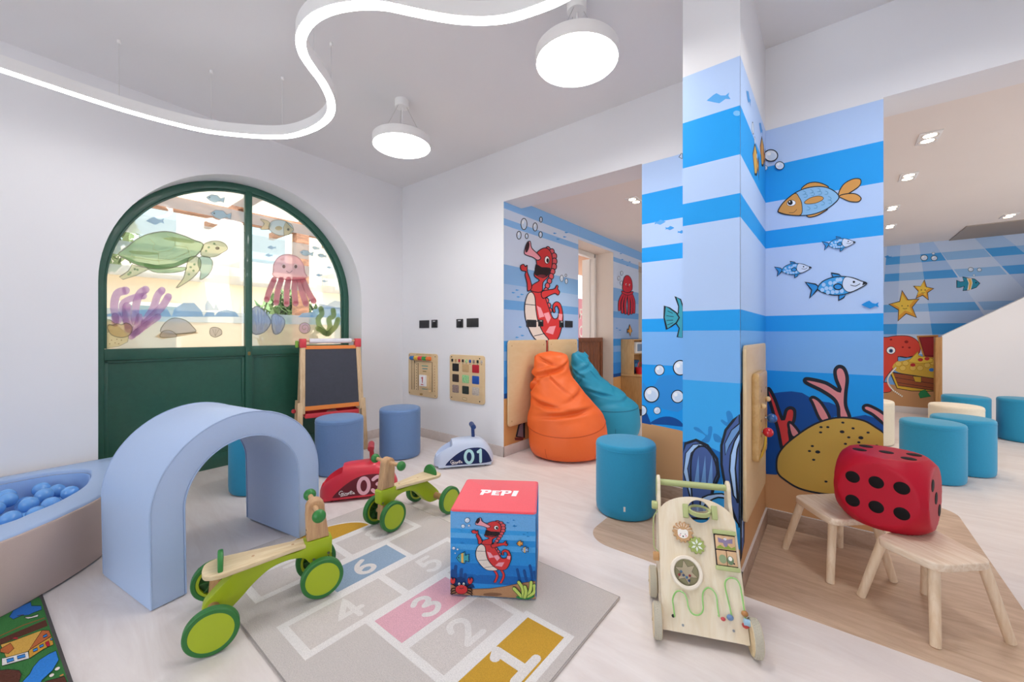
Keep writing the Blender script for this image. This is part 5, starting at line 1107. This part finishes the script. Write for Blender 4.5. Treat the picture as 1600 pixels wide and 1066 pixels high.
def socket(lb, x, y, z, w, h, rz, double):
    t = thing('power_socket' if double else 'light_switch', lb, 'socket' if double else 'switch', (x, y, z), rz)
    obj('cover_plate', prism(BM(), rrect(-w/2, w/2, -h/2, h/2, .004), 0, .011, .002, M=XZ), BLK, t)
    if double:
        for s in (-1, 1):
            k = obj('outlet', lathe(BM(), [(.0, .004), (.019, .004), (.0205, .0118), (.022, .0118), (.022, .009), (0, .009)], 24, XZ @ T(s*.0235, 0, 0)), BL2, t)
            for d in (-.008, .008): obj('pin_hole', cyl(BM(), (s*.0235+d, -.0085, 0), (s*.0235+d, -.0095, 0), .003, 8), mat('#000000', .9), k)
    else:
        obj('rocker', bx(-w*.32, w*.32, -.0145, -.01, -h*.36, h*.2, bev=.002), BL2, t); obj('indicator', bx(-w*.2, w*.2, -.0125, -.0105, h*.27, h*.36, bev=.001), mat('#e6e8ea', .4), t)
socket('black double socket on the white wall, leftmost above the calendar board', .43, 0, 1.318, .172, .09, 0, True); socket('black switch beside the leftmost socket on the white wall', .613, 0, 1.32, .098, .09, 0, False)
socket('black switch above the texture board, left of a double socket', 1.027, 0, 1.318, .098, .092, 0, False); socket('black double socket on the white wall nearest the mural corner', 1.219, 0, 1.321, .168, .092, 0, True)
socket('black double socket on the cream belly of the wall seahorse', XC, .452, 1.316, .172, .078, PI/2, True); socket('black switch at the seahorse belly edge', XC, .623, 1.323, .096, .074, PI/2, False)
socket('black switch on the seahorse tail', XC, 1.053, 1.321, .098, .08, PI/2, False); socket('black double socket right of the seahorse tail', XC, 1.222, 1.324, .176, .08, PI/2, True)
for y0, y1, lb in ((.041, .701, 'left plywood board on the seahorse wall behind the orange beanbag'), (.752, 1.396, 'right plywood board on the seahorse wall behind the teal beanbag')):
    t = thing('plywood_board', lb, 'board', (XC+.009, (y0+y1)/2, .285)); w = (y1-y0)/2
    Q = Matrix(((0, 0, 1, 0), (1, 0, 0, 0), (0, 1, 0, 0), (0, 0, 0, 1)))
    obj('panel', prism(BM(), rrect(-w, w, 0, .855, .035), .0, .02, .004, M=Q), PLY, t)
    for sy in (-1, 1):
        for zz in (.05, .8): obj('screw', cyl(BM(), (.02, sy*(w-.05), zz), (.0215, sy*(w-.05), zz), .007, 10), mat('#b89868', .4), t)
t = thing('activity_board', 'tall plywood activity board with red and blue knobs on the pillar side', 'board', (3.823, -.53, .32))
Q = Matrix(((0, 0, 1, 0), (1, 0, 0, 0), (0, 1, 0, 0), (0, 0, 0, 1)))
obj('back_panel', prism(BM(), rrect(-.337, .337, 0, .828, .03), 0, .016, .003, M=Q), PLY, t)
fp = obj('front_panel', prism(BM(), rrect(-.19, .13, .25, .685, .03), .016, .046, .005, M=Q), mat('#d0ac74', .35, 'wood', hex2='#c49c62', scale=(6, 1.2, 6)), t)
for y, z, c, r, d in ((-.075, .385, '#cc2233', .024, .026), (.055, .435, '#1f5fa8', .024, .03), (-.11, .52, '#d9b988', .014, .01), (.06, .535, '#d9b988', .014, .01)):
    k = obj('knob', ball(BM(), (.046+d, y, z), r), mat(c, .25, coat=.3), fp, label={'#cc2233': 'red ball knob', '#1f5fa8': 'blue ball knob'}.get(c, 'small wooden knob')); obj('knob_stem', cyl(BM(), (.046, y, z), (.046+d, y, z), .006, 10), mat('#c9cdd0', .3), t)
pa = Art(lambda y, z, h: (.046+h, y, z), t)
for y in (-.11, .06):
    for k in range(5): pa.stroke([(y-.012, .30+k*.075), (y, .29+k*.075), (y+.012, .30+k*.075)], .005, '#5a3f26')
pa.poly([(-.19, .27), (-.02, .3), (.10, .42), (.10, .3), (-.05, .255)], '#d8b23c'); pa.done('printed_marks')
# ------------------------------------------------------------------ beanbags
CRE = [(.44, -.2, .8, .035, .04), (.52, -.9, .5, .035, -.06), (.585, .35, .5, .022, .1), (.70, -.2, .35, .018, -.3), (.81, -.5, .9, .035, .05), (.87, .5, .5, .02, .1), (.93, -.6, .6, .022, -.08), (.64, -1.7, .5, .035, .15), (.78, -1.9, .6, .03, -.1)]
def beanbag(nm_label, c, secs, seed, seamf, dark, dx=0, dy=0):
    secs = [(q[0]+dx, q[1]+dy)+tuple(q[2:]) for q in secs]
    t = thing('beanbag', nm_label, 'beanbag', (secs[0][0], secs[0][1], 0)); ox, oy = secs[0][0], secs[0][1]; n = 96
    cr_ = 1 if c == '#ea6a2e' else .6
    S_ = smooth([(a-ox, b-oy, z, rx, ry, th, wr) for a, b, z, rx, ry, th, wr in secs], 18, False); bm = BM(); rows = []; n = 128
    rr = random.Random(seed); ph = [rr.random()*6.28 for _ in range(8)]
    def P(q, a):
        cx, cy, z, rx, ry, th, wr = q; x = rx*math.cos(a); y = ry*math.sin(a); f = 1
        v = Vector((x*math.cos(th)-y*math.sin(th)+cx, x*math.sin(th)+y*math.cos(th)+cy, z)); rad = Vector((v.x-cx, v.y-cy, .25*max(rx, ry))).normalized()
        w = 0
        if wr > 0:
            nv = Vector((v.x*3+seed, v.y*3, z*4)); w += .035*noise.noise(nv)+.008*noise.noise(nv*3)
            for z0, a0, da, amp, sl in CRE:
                d = (a-a0+PI) % (2*PI)-PI; e = z-z0-sl*d; g = math.exp(-(d/da)**2)*amp*cr_; w += g*(.8*math.exp(-((e-.035)/.03)**2)-math.exp(-(e/.021)**2)+.35*math.exp(-((e+.035)/.03)**2))
        w2 = .006*noise.noise(Vector((v.x*5, v.y*5, z*5+seed)))
        return v+rad*(w*wr+w2)
    for q in S_: rows.append([bm.verts.new(P(q, 2*PI*k/n)) for k in range(n)])
    for A, B_ in zip(rows, rows[1:]):
        for k in range(n): bm.faces.new((A[k], A[(k+1) % n], B_[(k+1) % n], B_[k]))
    for R_, q in ((rows[0], S_[0]), (rows[-1], S_[-1])):
        cv = bm.verts.new((q[0], q[1], q[2]+(.02 if R_ is rows[-1] else 0)))
        for k in range(n): bm.faces.new((R_[k], R_[(k+1) % n], cv))
    M = mat(c, .5, 'leather', spec=.35); obj('bag', bm, M, t, sharp=1.3)
    def at(z, a):
        i = min(range(len(S_)), key=lambda i: abs(S_[i][2]-z) if i < len(S_)*.75 else 9); return P(S_[i], a)
    pts = []
    for k in range(n):
        a = 2*PI*k/n; zt = seamf(a); i = max(j for j in range(int(len(S_)*.8)) if S_[j][2] <= zt); q0, q1 = S_[i], S_[i+1]; f = (zt-q0[2])/max(1e-6, q1[2]-q0[2])
        q = tuple(u+(v-u)*f for u, v in zip(q0, q1)); pts.append(P(q, a))
    obj('seam', tube(BM(), pts, .005, 6, True), mat(dark, .5, 'leather', spec=.35), t)
    for a0 in (-2.2, -.9, .4): obj('side_seam', tube(BM(), [P(S_[j], a0) for j in range(2, 40, 2)], .0028, 5), mat(dark, .5, 'leather', spec=.35), t)
    # gathered carrying handle flap on top
    q = S_[-12]; obj('handle_loop', tube(BM(), [(q[0]+.03, q[1]+q[4]*.9, q[2]), (q[0]+.07, q[1]+q[4]*1.1, q[2]-.04), (q[0]+.06, q[1]+q[4]*.95, q[2]-.10)], [.02, .016, .02], 8), M, t)
    return t
th = -.68
beanbag('large orange beanbag slumped against the left plywood board', '#ea6a2e', [(2.07, .63, .005, .25, .27, th, 0), (2.07, .63, .03, .33, .36, th, 0), (2.07, .63, .12, .365, .395, th, 0), (2.06, .635, .24, .365, .395, th, .1), (2.035, .64, .34, .35, .385, th, .5), (2.0, .655, .44, .32, .355, th, 1), (1.96, .655, .55, .265, .305, th, 1), (1.915, .66, .66, .195, .25, th, 1), (1.885, .66, .75, .15, .205, th, 1), (1.865, .66, .82, .135, .205, th, 1), (1.85, .665, .91, .115, .2, th, 1), (1.83, .67, .975, .085, .175, th, .8), (1.825, .675, 1.005, .03, .12, th, .3)], 3.3, lambda a: .32+.07*math.cos(a-2.6), '#c9531f', .012, -.15)
beanbag('teal beanbag slumped beside the orange one before the slatted gate', '#2596bd', [(2.02, 1.42, .005, .26, .26, .0, 0), (2.02, 1.42, .03, .34, .34, 0, 0), (2.02, 1.42, .14, .365, .365, 0, 0), (2.02, 1.42, .28, .36, .36, 0, .1), (2.02, 1.42, .37, .34, .34, 0, .3), (1.98, 1.38, .44, .3, .3, 0, .8), (1.93, 1.32, .53, .25, .26, 0, 1.1), (1.87, 1.25, .64, .18, .22, 0, 1.2), (1.83, 1.2, .75, .13, .18, 0, 1.2), (1.80, 1.17, .84, .11, .155, 0, 1.1), (1.785, 1.15, .91, .09, .14, 0, .9), (1.775, 1.14, .97, .06, .11, 0, .6), (1.77, 1.14, .985, .02, .06, 0, .2)], 8.1, lambda a: .36+.02*math.cos(a-2.2), '#146f90', .035, .02)

# ------------------------------------------------------------------ play kitchen in the alcove
kt = thing('play_kitchen', 'light wooden play kitchen with shelves and white microwave against the alcove wall', 'play kitchen', (XC+.005, 2.75, 0))
OAKW = mat('#d0a873', .5, 'wood', hex2='#c29862', scale=(6, 6, 1), name='light_oak'); OAKD = mat('#b98d58', .5, 'wood', hex2='#a97e4c', scale=(6, 6, 1))
low = obj('lower_cabinet', bx(0, .335, 0, .75, .1, .575, bev=.003), OAKD, kt); obj('worktop', bx(0, .35, -.012, .762, .575, .6, bev=.004), OAKW, kt)
for k in range(2): d = obj('door', bx(.335, .35, .01+k*.37, .36+k*.37, .12, .56, bev=.003), OAKW, kt); obj('handle', bx(.35, .362, .3-k*.0+k*.12, .315+k*.12, .3, .42, bev=.003), mat('#c9c6c0', .3), d)
obj('plinth', bx(.03, .3, .02, .73, 0, .1), mat('#4a4038', .7), kt)
obj('side_panel', bx(0, .2, 0, .018, .6, 1.125, bev=.003), OAKW, kt); obj('side_panel', bx(0, .2, .732, .75, .6, 1.125, bev=.003), OAKW, kt)
obj('top_panel', bx(0, .2, .018, .732, 1.107, 1.125, bev=.002), OAKW, kt); obj('shelf', bx(.01, .195, .018, .732, .895, .91, bev=.002), OAKW, kt); obj('back_panel', bx(0, .008, .018, .732, .6, 1.107), OAKD, kt)
mw = thing('toy_microwave', 'white toy microwave on the upper shelf of the play kitchen', 'microwave', (XC+.11, 3.02, .911))
obj('case', bx(-.09, .09, -.16, .16, 0, .17, bev=.006), mat('#ecebe8', .4), mw); obj('door_window', bx(.09, .094, -.12, .06, .03, .14, bev=.002), mat('#7f93a8', .25), mw); obj('dial', cyl(BM(), (.09, .11, .11), (.1, .11, .11), .014, 14), mat('#cfcfcf', .4), mw)
bk = thing('toy_basket', 'small red toy basket on the play kitchen worktop', 'basket', (XC+.23, 2.93, .6))
bm = BM(); lathe(bm, [(.05, 0), (.07, .1), (.064, .1), (.046, .006), (0, .006)], 20, sx=1, sy=1.3); obj('bowl', bm, mat('#c8202c', .4), bk); obj('handle', tube(BM(), [(0, -.09, .1), (0, -.06, .17), (0, .06, .17), (0, .09, .1)], .006, 8), mat('#c8202c', .4), bk)
bb = thing('toy_box', 'dark blue toy carton at the back of the play kitchen worktop', 'box', (XC+.1, 3.0, .6))
obj('carton', bx(-.05, .05, -.1, .1, 0, .2, bev=.003), mat('#1d4f7c', .5), bb); obj('front_label', bx(.05, .052, -.06, .06, .05, .15), mat('#4f93c4', .5), bb)
bt = thing('toy_bottle', 'small brown toy bottle beside the red basket in the play kitchen', 'bottle', (XC+.2, 3.1, .6))
obj('bottle_body', lathe(BM(), [(0, 0), (.025, 0), (.025, .09), (.01, .12), (.01, .14), (0, .14)], 16), mat('#8a4a2a', .4), bt); obj('cap', lathe(BM(), [(0, .14), (.012, .14), (.012, .155), (0, .155)], 14), mat('#d8b23c', .4), bt)

# ------------------------------------------------------------------ baby walker
bw = thing('baby_walker', 'wooden activity baby walker with green handle, gears and wire beads', 'baby walker', (3.77, -1.33, 0), math.radians(23))
WZ = math.radians(23); wo = Vector((3.77, -1.33, 0)); LP = mat('#ecdfc8', .5, 'wood', hex2='#e4d3b6', scale=(6, 1, 1), name='pale_birch_ply'); SG = mat('#b2bb80', .5, name='sage_green_paint')
nl = Vector((0, -.865, .503)); tl = Vector((0, .503, .865)); p0 = Vector((0, 0, .04))
def wloc(px, py, d=0):       # point on the sloping front panel, raised by d -> (s, t)
    R = Matrix.Rotation(-WZ, 3, 'Z'); r = R @ Vector(ray(px, py)); o = R @ (Vector(CAM)-wo); k = (p0+nl*d-o).dot(nl)/r.dot(nl); w = o+r*k-p0
    return w.x, w.dot(tl)
MP = Matrix(((1, 0, 0, 0), (0, tl.y, nl.y, 0), (0, tl.z, nl.z, .04), (0, 0, 0, 1)))     # (s, t, out)
hs, ht = wloc(1092.3, 799.3); hr_ = .046
arc_t = [(.153, .415)]+[(.153*math.cos(a), .415+.09*math.sin(a)) for a in (PI*i/24 for i in range(1, 24))]+[(-.153, .415)]
hole = [(hs+hr_*math.cos(a), ht+hr_*math.sin(a)) for a in (2*PI*i/32 for i in range(32))]
# front panel split down the hole centre line so that the hole is a real opening
lefth = [p for p in hole if p[0] <= hs+1e-6]; lefth.sort(key=lambda p: -p[1]); righth = [p for p in hole if p[0] >= hs-1e-6]; righth.sort(key=lambda p: -p[1])
topy = .415+.09*math.sqrt(1-(hs/.153)**2)
PLt = [(hs, 0), (hs, ht-hr_)]+lefth[::-1][1:-1]+[(hs, ht+hr_), (hs, topy)]+[p for p in arc_t if p[0] < hs-1e-4]+[(-.153, 0)]
PRt = [(hs, 0), (.153, 0)]+[p for p in arc_t if p[0] > hs+1e-4]+[(hs, topy), (hs, ht+hr_)]+righth[1:-1]+[(hs, ht-hr_)]
bm = BM(); prism(bm, PLt, -.012, 0, M=MP); prism(bm, PRt, -.012, 0, M=MP)
bmesh.ops.remove_doubles(bm, verts=bm.verts[:], dist=1e-5); obj('front_panel', bm, LP, bw)
SBD = [(.012, .03), (.31, .03), (.335, .07)]+smooth([(.345, .3), (.345, .47), (.34, .515), (.325, .538), (.305, .538), (.285, .515), (.268, .46)], 4, False)+[(.02, .05)]
QY = Matrix(((0, 0, 1, 0), (1, 0, 0, 0), (0, 1, 0, 0), (0, 0, 0, 1)))
for s in (-1, 1):
    sb = obj('side_board', prism(BM(), SBD, s*.139, s*.153, .002, 1, M=QY), mat('#ecdfc6', .5, 'wood', hex2='#e2d2b2', scale=(1, 1, 6)), bw)
    obj('corner_trim', prism(BM(), [(.29, .47), (.342, .43), (.34, .51), (.325, .533), (.305, .533), (.29, .515)], s*.1531, s*.155, M=QY), SG, sb)
obj('handle_bar', cyl(BM(), (-.139, .318, .508), (.139, .318, .508), .014, 20), SG, bw)
DT = mat('#bdb6a4', .7, name='grey_dotted_rubber'); WW = mat('#e3cfa8', .5, 'wood', hex2='#d6be94', scale=(4, 4, 4))
for wy in (.012, .272):
    for s in (-1, 1):
        r = .064; M = T(s*.172, wy, r, ry=s*PI/2); w = obj('wheel', lathe(BM(), [(0, -.016), (r-.006, -.016), (r-.004, -.012), (r-.004, .012), (r-.006, .016), (0, .017)], 40, M), WW, bw)
        tt = BM(); lathe(tt, [(r-.004, -.0145), (r, -.0125), (r, .0125), (r-.004, .0145), (r-.004, -.0145)], 40, M)
        for k in range(40):
            for d in (-.008, 0, .008): ball(tt, (0, 0, 0), .0019, M @ T(rz=2*PI*(k+(d == 0)*.5)/40) @ T(r, 0, d), 6, 4)
        obj('tyre', tt, DT, w); obj('axle_cap', lathe(BM(), [(0, .016), (.006, .016), (.005, .02), (0, .02)], 12, M), mat('#c8b48a', .5), w)
obj('axle_beam', box(box(BM(), (0, .045, .05), (.27, .02, .02), .002), (0, .272, .064), (.29, .02, .02), .002), LP, bw); obj('base_board', bx(-.138, .138, .03, .30, .06, .072), LP, bw)
def gear(px, py, r, c, nt_, nm):
    s, t_ = wloc(px, py, .012); P = []
    for k in range(nt_):
        for f, rr in ((-.28, .86), (-.16, 1), (.16, 1), (.28, .86)): a = 2*PI*(k+f)/nt_; P.append((s+r*rr*math.cos(a), t_+r*rr*math.sin(a)))
    return obj(nm, prism(BM(), P, .002, .014, .0015, 1, M=MP), mat(c, .5), bw), s, t_
g1, s1, t1 = gear(1066.8, 831.6, .041, '#c49a6c', 14, 'gear'); g1['label'] = 'brown gear with a white hedgehog face'
g2, s2, t2 = gear(1088.6, 852.6, .033, '#9fae5e', 11, 'gear'); g2['label'] = 'green gear with white leaves'
wa = Art(lambda s, t_, h: tuple(MP @ Vector((s, t_, .0142+h))), bw, e0=.0004)
wa.ell(s1, t1-.008, .021, .017, '#f4efe8'); 
for d in (-1, 1): wa.ell(s1+d*.011, t1-.001, .01, .012, '#f4efe8'); wa.ell(s1+d*.009, t1-.008, .0018, .0018, '#2a2a2a'); wa.ell(s1+d*.012, t1-.014, .003, .003, '#f0a0a8')
wa.ell(s1, t1-.017, .003, .003, '#1c1c1c')
for i in range(24):
    a = PI*(.05+.9*(i % 8)/7); q = .022+.005*(i//8); wa.ell(s1+q*math.cos(a), t1+.004+q*math.sin(a)*.9, .0012, .0024, '#f4efe8', n=8)
for k in range(6):
    a = 2*PI*k/6+.5; wa.poly([(s2+.004*math.cos(a), t2+.004*math.sin(a)), (s2+.014*math.cos(a+.35), t2+.014*math.sin(a+.35)), (s2+.025*math.cos(a), t2+.025*math.sin(a)), (s2+.014*math.cos(a-.35), t2+.014*math.sin(a-.35))], '#e8efe2')
wa.done('gear_print')
for px, py in ((1071.3, 798.5), (1116.2, 801.8)): s, t_ = wloc(px, py, .01); obj('mirror_bracket', box(BM(), (s, t_, .008), (.022, .055, .018), .002, M=MP), SG, bw)
s, t_ = hs, ht; MM = MP @ T(s, t_, .006, rx=-1.0); mf = obj('mirror_frame', lathe(BM(), [(.036, -.008), (.045, -.008), (.045, .008), (.036, .008), (.036, -.008)], 36, MM), SG, bw)
obj('mirror', lathe(BM(), [(0, -.004), (.036, -.004), (.036, .004), (0, .004)], 30, MM), mat('#d9d2c4', .08, metal=.9), mf); obj('mirror_pin', cyl(BM(), MP @ Vector((hs-.062, ht, .006)), MP @ Vector((hs+.062, ht, .006)), .0025, 8), mat('#c9c9c9', .3, metal=.8), mf)
# picture blocks in a frame
C4 = [wloc(*p) for p in ((1114.6, 831), (1145.5, 830.7), (1150.5, 888), (1119.5, 887))]; fx0, fx1 = C4[3][0]-.0, C4[1][0]+.003; fz0, fz1 = C4[3][1], C4[0][1]
obj('block_recess_shade', bx(fx0, fx1, fz0, fz1, .0003, .0012).copy() if False else box(BM(), ((fx0+fx1)/2, (fz0+fz1)/2, .0008), (fx1-fx0, fz1-fz0, .0012), M=MP), mat('#2c2a30', .7), bw)  # dark plate on the panel face, standing in for the shaded recess
for z in (fz0, fz1): obj('block_rail', box(BM(), ((fx0+fx1)/2, z, .009), (fx1-fx0+.006, .016, .018), .002, M=MP), SG, bw)
mz = (fz0+fz1)/2
for a_, b_, z0, z1 in ((fx0+.004, fx1-.003, mz+.002, fz1-.012), (fx0+.004, (fx0+fx1)/2-.001, fz0+.011, mz-.002), ((fx0+fx1)/2+.001, fx1-.003, fz0+.011, mz-.002)):
    obj('picture_block', box(BM(), ((a_+b_)/2, (z0+z1)/2, .008), (b_-a_, z1-z0, .013), .002, M=MP), mat('#d9b48c', .5, 'wood', hex2='#cfa87e', scale=(5, 1, 1)), bw)
cx_, cz_ = (fx0+fx1)/2, (mz+fz1)/2-.004
wa.h = .0006; PUR = '#8d7f9c'
wa.poly([(fx0+.006, mz+.004), (fx1-.005, mz+.004), (fx1-.006, mz+.018), (cx_+.02, mz+.01), (cx_+.008, mz+.02), (cx_-.006, mz+.009), (cx_-.02, mz+.018), (fx0+.007, mz+.01)], '#8fa34a'); wa.ell(cx_, cz_, .009, .017, PUR); wa.poly([(cx_, cz_+.008), (cx_-.028, cz_+.016), (cx_-.026, cz_-.002), (cx_, cz_-.004), (cx_+.026, cz_-.002), (cx_+.028, cz_+.016)], PUR); wa.ell(cx_, cz_+.012, .005, .004, '#ffffff'); wa.ell(cx_, cz_+.012, .002, .002, '#222222')
cz2 = (fz0+mz)/2; wa.ell(cx_-.016, cz2, .014, .016, '#93a37c'); wa.ell(cx_+.012, cz2-.002, .012, .016, '#6f8464'); wa.ell(cx_+.012, cz2+.004, .007, .008, '#f2efe6'); wa.ell(cx_+.024, cz2-.012, .003, .003, '#222222'); wa.done('block_print')
# star shaker
s, t_ = wloc(1072.7, 894.7, .012); MS = MP @ T(s, t_, 0)
sh = obj('shaker_ring', lathe(BM(), [(.047, .0), (.062, .0), (.062, .016), (.058, .02), (.05, .02), (.047, .016), (.047, 0)], 44, MS), mat('#efe4d2', .45), bw); obj('shaker_back', lathe(BM(), [(0, .0), (.048, .0), (.048, .004), (0, .004)], 36, MS), mat('#b3a978', .5), sh)
wa.surf = lambda a, b, h: tuple(MS @ Vector((a, b, .0042+h))); wa.h = .0004; wa.poly([((.045 if i % 2 == 0 else .022)*math.cos(PI/2+PI*i/6+.2), (.045 if i % 2 == 0 else .022)*math.sin(PI/2+PI*i/6+.2)) for i in range(12)], '#efdcb8', '#6a6440', .0015); wa.done('star_print')
for a, b, c in ((-.028, -.012, '#c8303a'), (-.02, .0, '#6fa8dc'), (-.012, -.012, '#4a6a9c'), (.0, -.018, '#6fa8dc'), (.008, -.028, '#38508c'), (.012, -.010, '#c8303a')): obj('shaker_bead', ball(BM(), (a, b, .009), .005, MS, 10, 8), mat(c, .3), sh)
obj('shaker_window', lathe(BM(), [(0, .0155), (.0475, .0155), (.0475, .0165), (0, .0165)], 36, MS), glass_mat(), sh)
K2 = lambda x, y: wloc(1000+x/7.615, 880+y/7.615, .014)
WG = mat('#8fc96e', .35, coat=.4)
def wire(P):
    q = [K2(*p) for p in P]; pts = [(a, b, .014) for a, b in q]; pts = smooth([(q[0][0], q[0][1], 0)]+pts+[(q[-1][0], q[-1][1], 0)], 5, False); return obj('bead_wire', tube(BM(), [MP @ Vector(p) for p in pts], .0028, 8), WG, bw, label='green bead wire')
w1 = wire([(412, 630), (398, 520), (390, 430), (420, 355), (470, 332), (530, 368), (560, 440), (575, 520), (615, 595), (680, 622), (735, 592), (752, 530), (745, 430), (752, 350), (790, 303), (830, 298), (880, 340), (912, 410), (925, 540), (942, 630)])
w2 = wire([(1092, 640), (1060, 490), (1022, 330), (1012, 240), (1042, 190), (1090, 178), (1150, 200), (1190, 270), (1215, 400), (1245, 600), (1262, 700)])
for x, y, r, c, lb in ((990, 668, .0085, '#c94a50', 'red bead'), (1072, 650, .0125, '#6d8bb4', 'blue bead'), (1247, 605, .0125, '#b07a44', 'brown bead'), (1258, 745, .0125, '#b8403c', 'red bead')): a, b = K2(x, y); obj('bead', ball(BM(), (a, b, .014), r, MP, 16, 12, s=(1, .85, 1)), mat(c, .35), w2 if x > 1000 else w1, label=lb)
a, b = K2(1270, 705); obj('bead', cyl(BM(), MP @ Vector((a-.012, b, .02)), MP @ Vector((a+.012, b-.002, .02)), .012, 18, bev=.002), mat('#9cc0d8', .35), w2, label='pale blue cylinder bead')
a, b = K2(400, 632); obj('wire_plug', ball(BM(), (a-.001, b, .006), .006, MP, 12, 8), mat('#1f2a24', .5), w1)
for x, y in ((516, 745), (1125, 813)): a, b = K2(x, y); obj('screw', cyl(BM(), MP @ Vector((a, b, 0)), MP @ Vector((a, b, .002)), .0045, 12), mat('#a9adb2', .3, metal=.7), bw)
# small gadgets on the left side board
for y, z, c in ((.262, .42, SG), (.17, .235, mat('#c99a66', .5))): obj('side_knob', cyl(BM(), (-.153, y, z), (-.178, y, z), .018, 18, bev=.003), c, bw)
obj('side_wire', tube(BM(), smooth([(-.153, .255, .40), (-.17, .25, .37), (-.172, .235, .34), (-.172, .262, .31), (-.172, .225, .28), (-.17, .215, .25), (-.153, .2, .24)], 5, False), .003, 6), SG, bw)

# ------------------------------------------------------------------ stools and dice
SEAT = mat('#ecd9c4', .5, 'wood', hex2='#dcc2a6', scale=(1, 9, 9), name='pine_seat'); LEGW = mat('#ebd5bb', .5, 'wood', hex2='#dfc4a4', scale=(9, 9, 1))
def stool(lb, feet, seatP, zt):
    c = sum((Vector((p[0], p[1], 0)) for p in feet), Vector())/4
    d = Vector((seatP[1][0]-seatP[0][0], seatP[1][1]-seatP[0][1])); rz = math.atan2(d.y, d.x)
    t = thing('wooden_stool', lb, 'stool', c, rz, 'small pine stools'); Ri = Matrix.Rotation(-rz, 3, 'Z')
    L = [Ri @ (Vector((p[0], p[1], 0))-c) for p in seatP]; P = []
    for i in range(4):
        a, b, e = L[i-1], L[i], L[(i+1) % 4]
        u1 = b+(a-b).normalized()*.055; u2 = b+(e-b).normalized()*.055
        for k in range(7): f = k/6; q = u1*(1-f)**2+b*2*f*(1-f)+u2*f*f; P.append((q.x, q.y))
    obj('seat', prism(BM(), P, zt-.032, zt, .006, 3), SEAT, t)
    cs = sum(L, Vector())/4
    for p in feet:
        f = Ri @ (Vector((p[0], p[1], 0))-c); top = cs+(f-cs)*.66; top.z = zt-.03; obj('leg', cyl(BM(), f, top, .0165, 18, r2=.0185, bev=.003), LEGW, t)
    return t
f2 = [(4.249, -.559), (4.456, -.774), (4.688, -.563), (4.481, -.348)]
stool('light pine stool with splayed legs in front, nearer the right edge, under the red dice', f2, [(4.288, -.640), (4.462, -.785), (4.640, -.610), (4.48, -.33)], .32)
f1 = [(3.939, -.284), (4.139, -.527), (4.379, -.316), (4.179, -.073)]
stool('light pine stool behind at the left, beside the pillar corner, partly under the red dice', f1, [(3.975, -.315), (4.145, -.565), (4.355, -.36), (4.20, -.10)], .32)
dc = thing('foam_dice', 'big red foam dice with black dots resting across two pine stools', 'dice', (4.345, -.415, .3205), math.radians(-16))
hd = .162; bm = BM(); bmesh.ops.create_cube(bm, size=2*hd); bmesh.ops.subdivide_edges(bm, edges=bm.edges[:], cuts=27, use_grid_fill=True); RS = hd*1.31
for v in bm.verts:
    if v.co.length > RS: v.co = v.co.normalized()*RS
bmesh.ops.translate(bm, vec=(0, 0, hd), verts=bm.verts); REDD = mat('#b90a2a', .5, 'leather', spec=.3)
obj('dice_body', bm, REDD, dc, sharp=.5)
def pip(M): return obj('pip', lathe(BM(), [(0, .0), (.0265, 0), (.0265, .0012), (.025, .0018), (0, .0018)], 28, M), mat('#140e10', .7, spec=.2), dc)
u = .055; v_ = .083
for a in (-v_, 0, v_):
    for b in (-u, u): pip(T(a, -hd, hd+b, rx=PI/2))
for a, b in ((-.085, -.05), (.0, .0), (.085, .05), (.085, -.05), (-.085, .05)): pip(T(a, b, 2*hd))
for a, b in ((-.07, .07), (0, 0), (.07, -.07)): pip(T(hd, a, hd+b, ry=PI/2))
for a in (-.05, .05): pip(T(-hd, a, hd+a, ry=-PI/2))
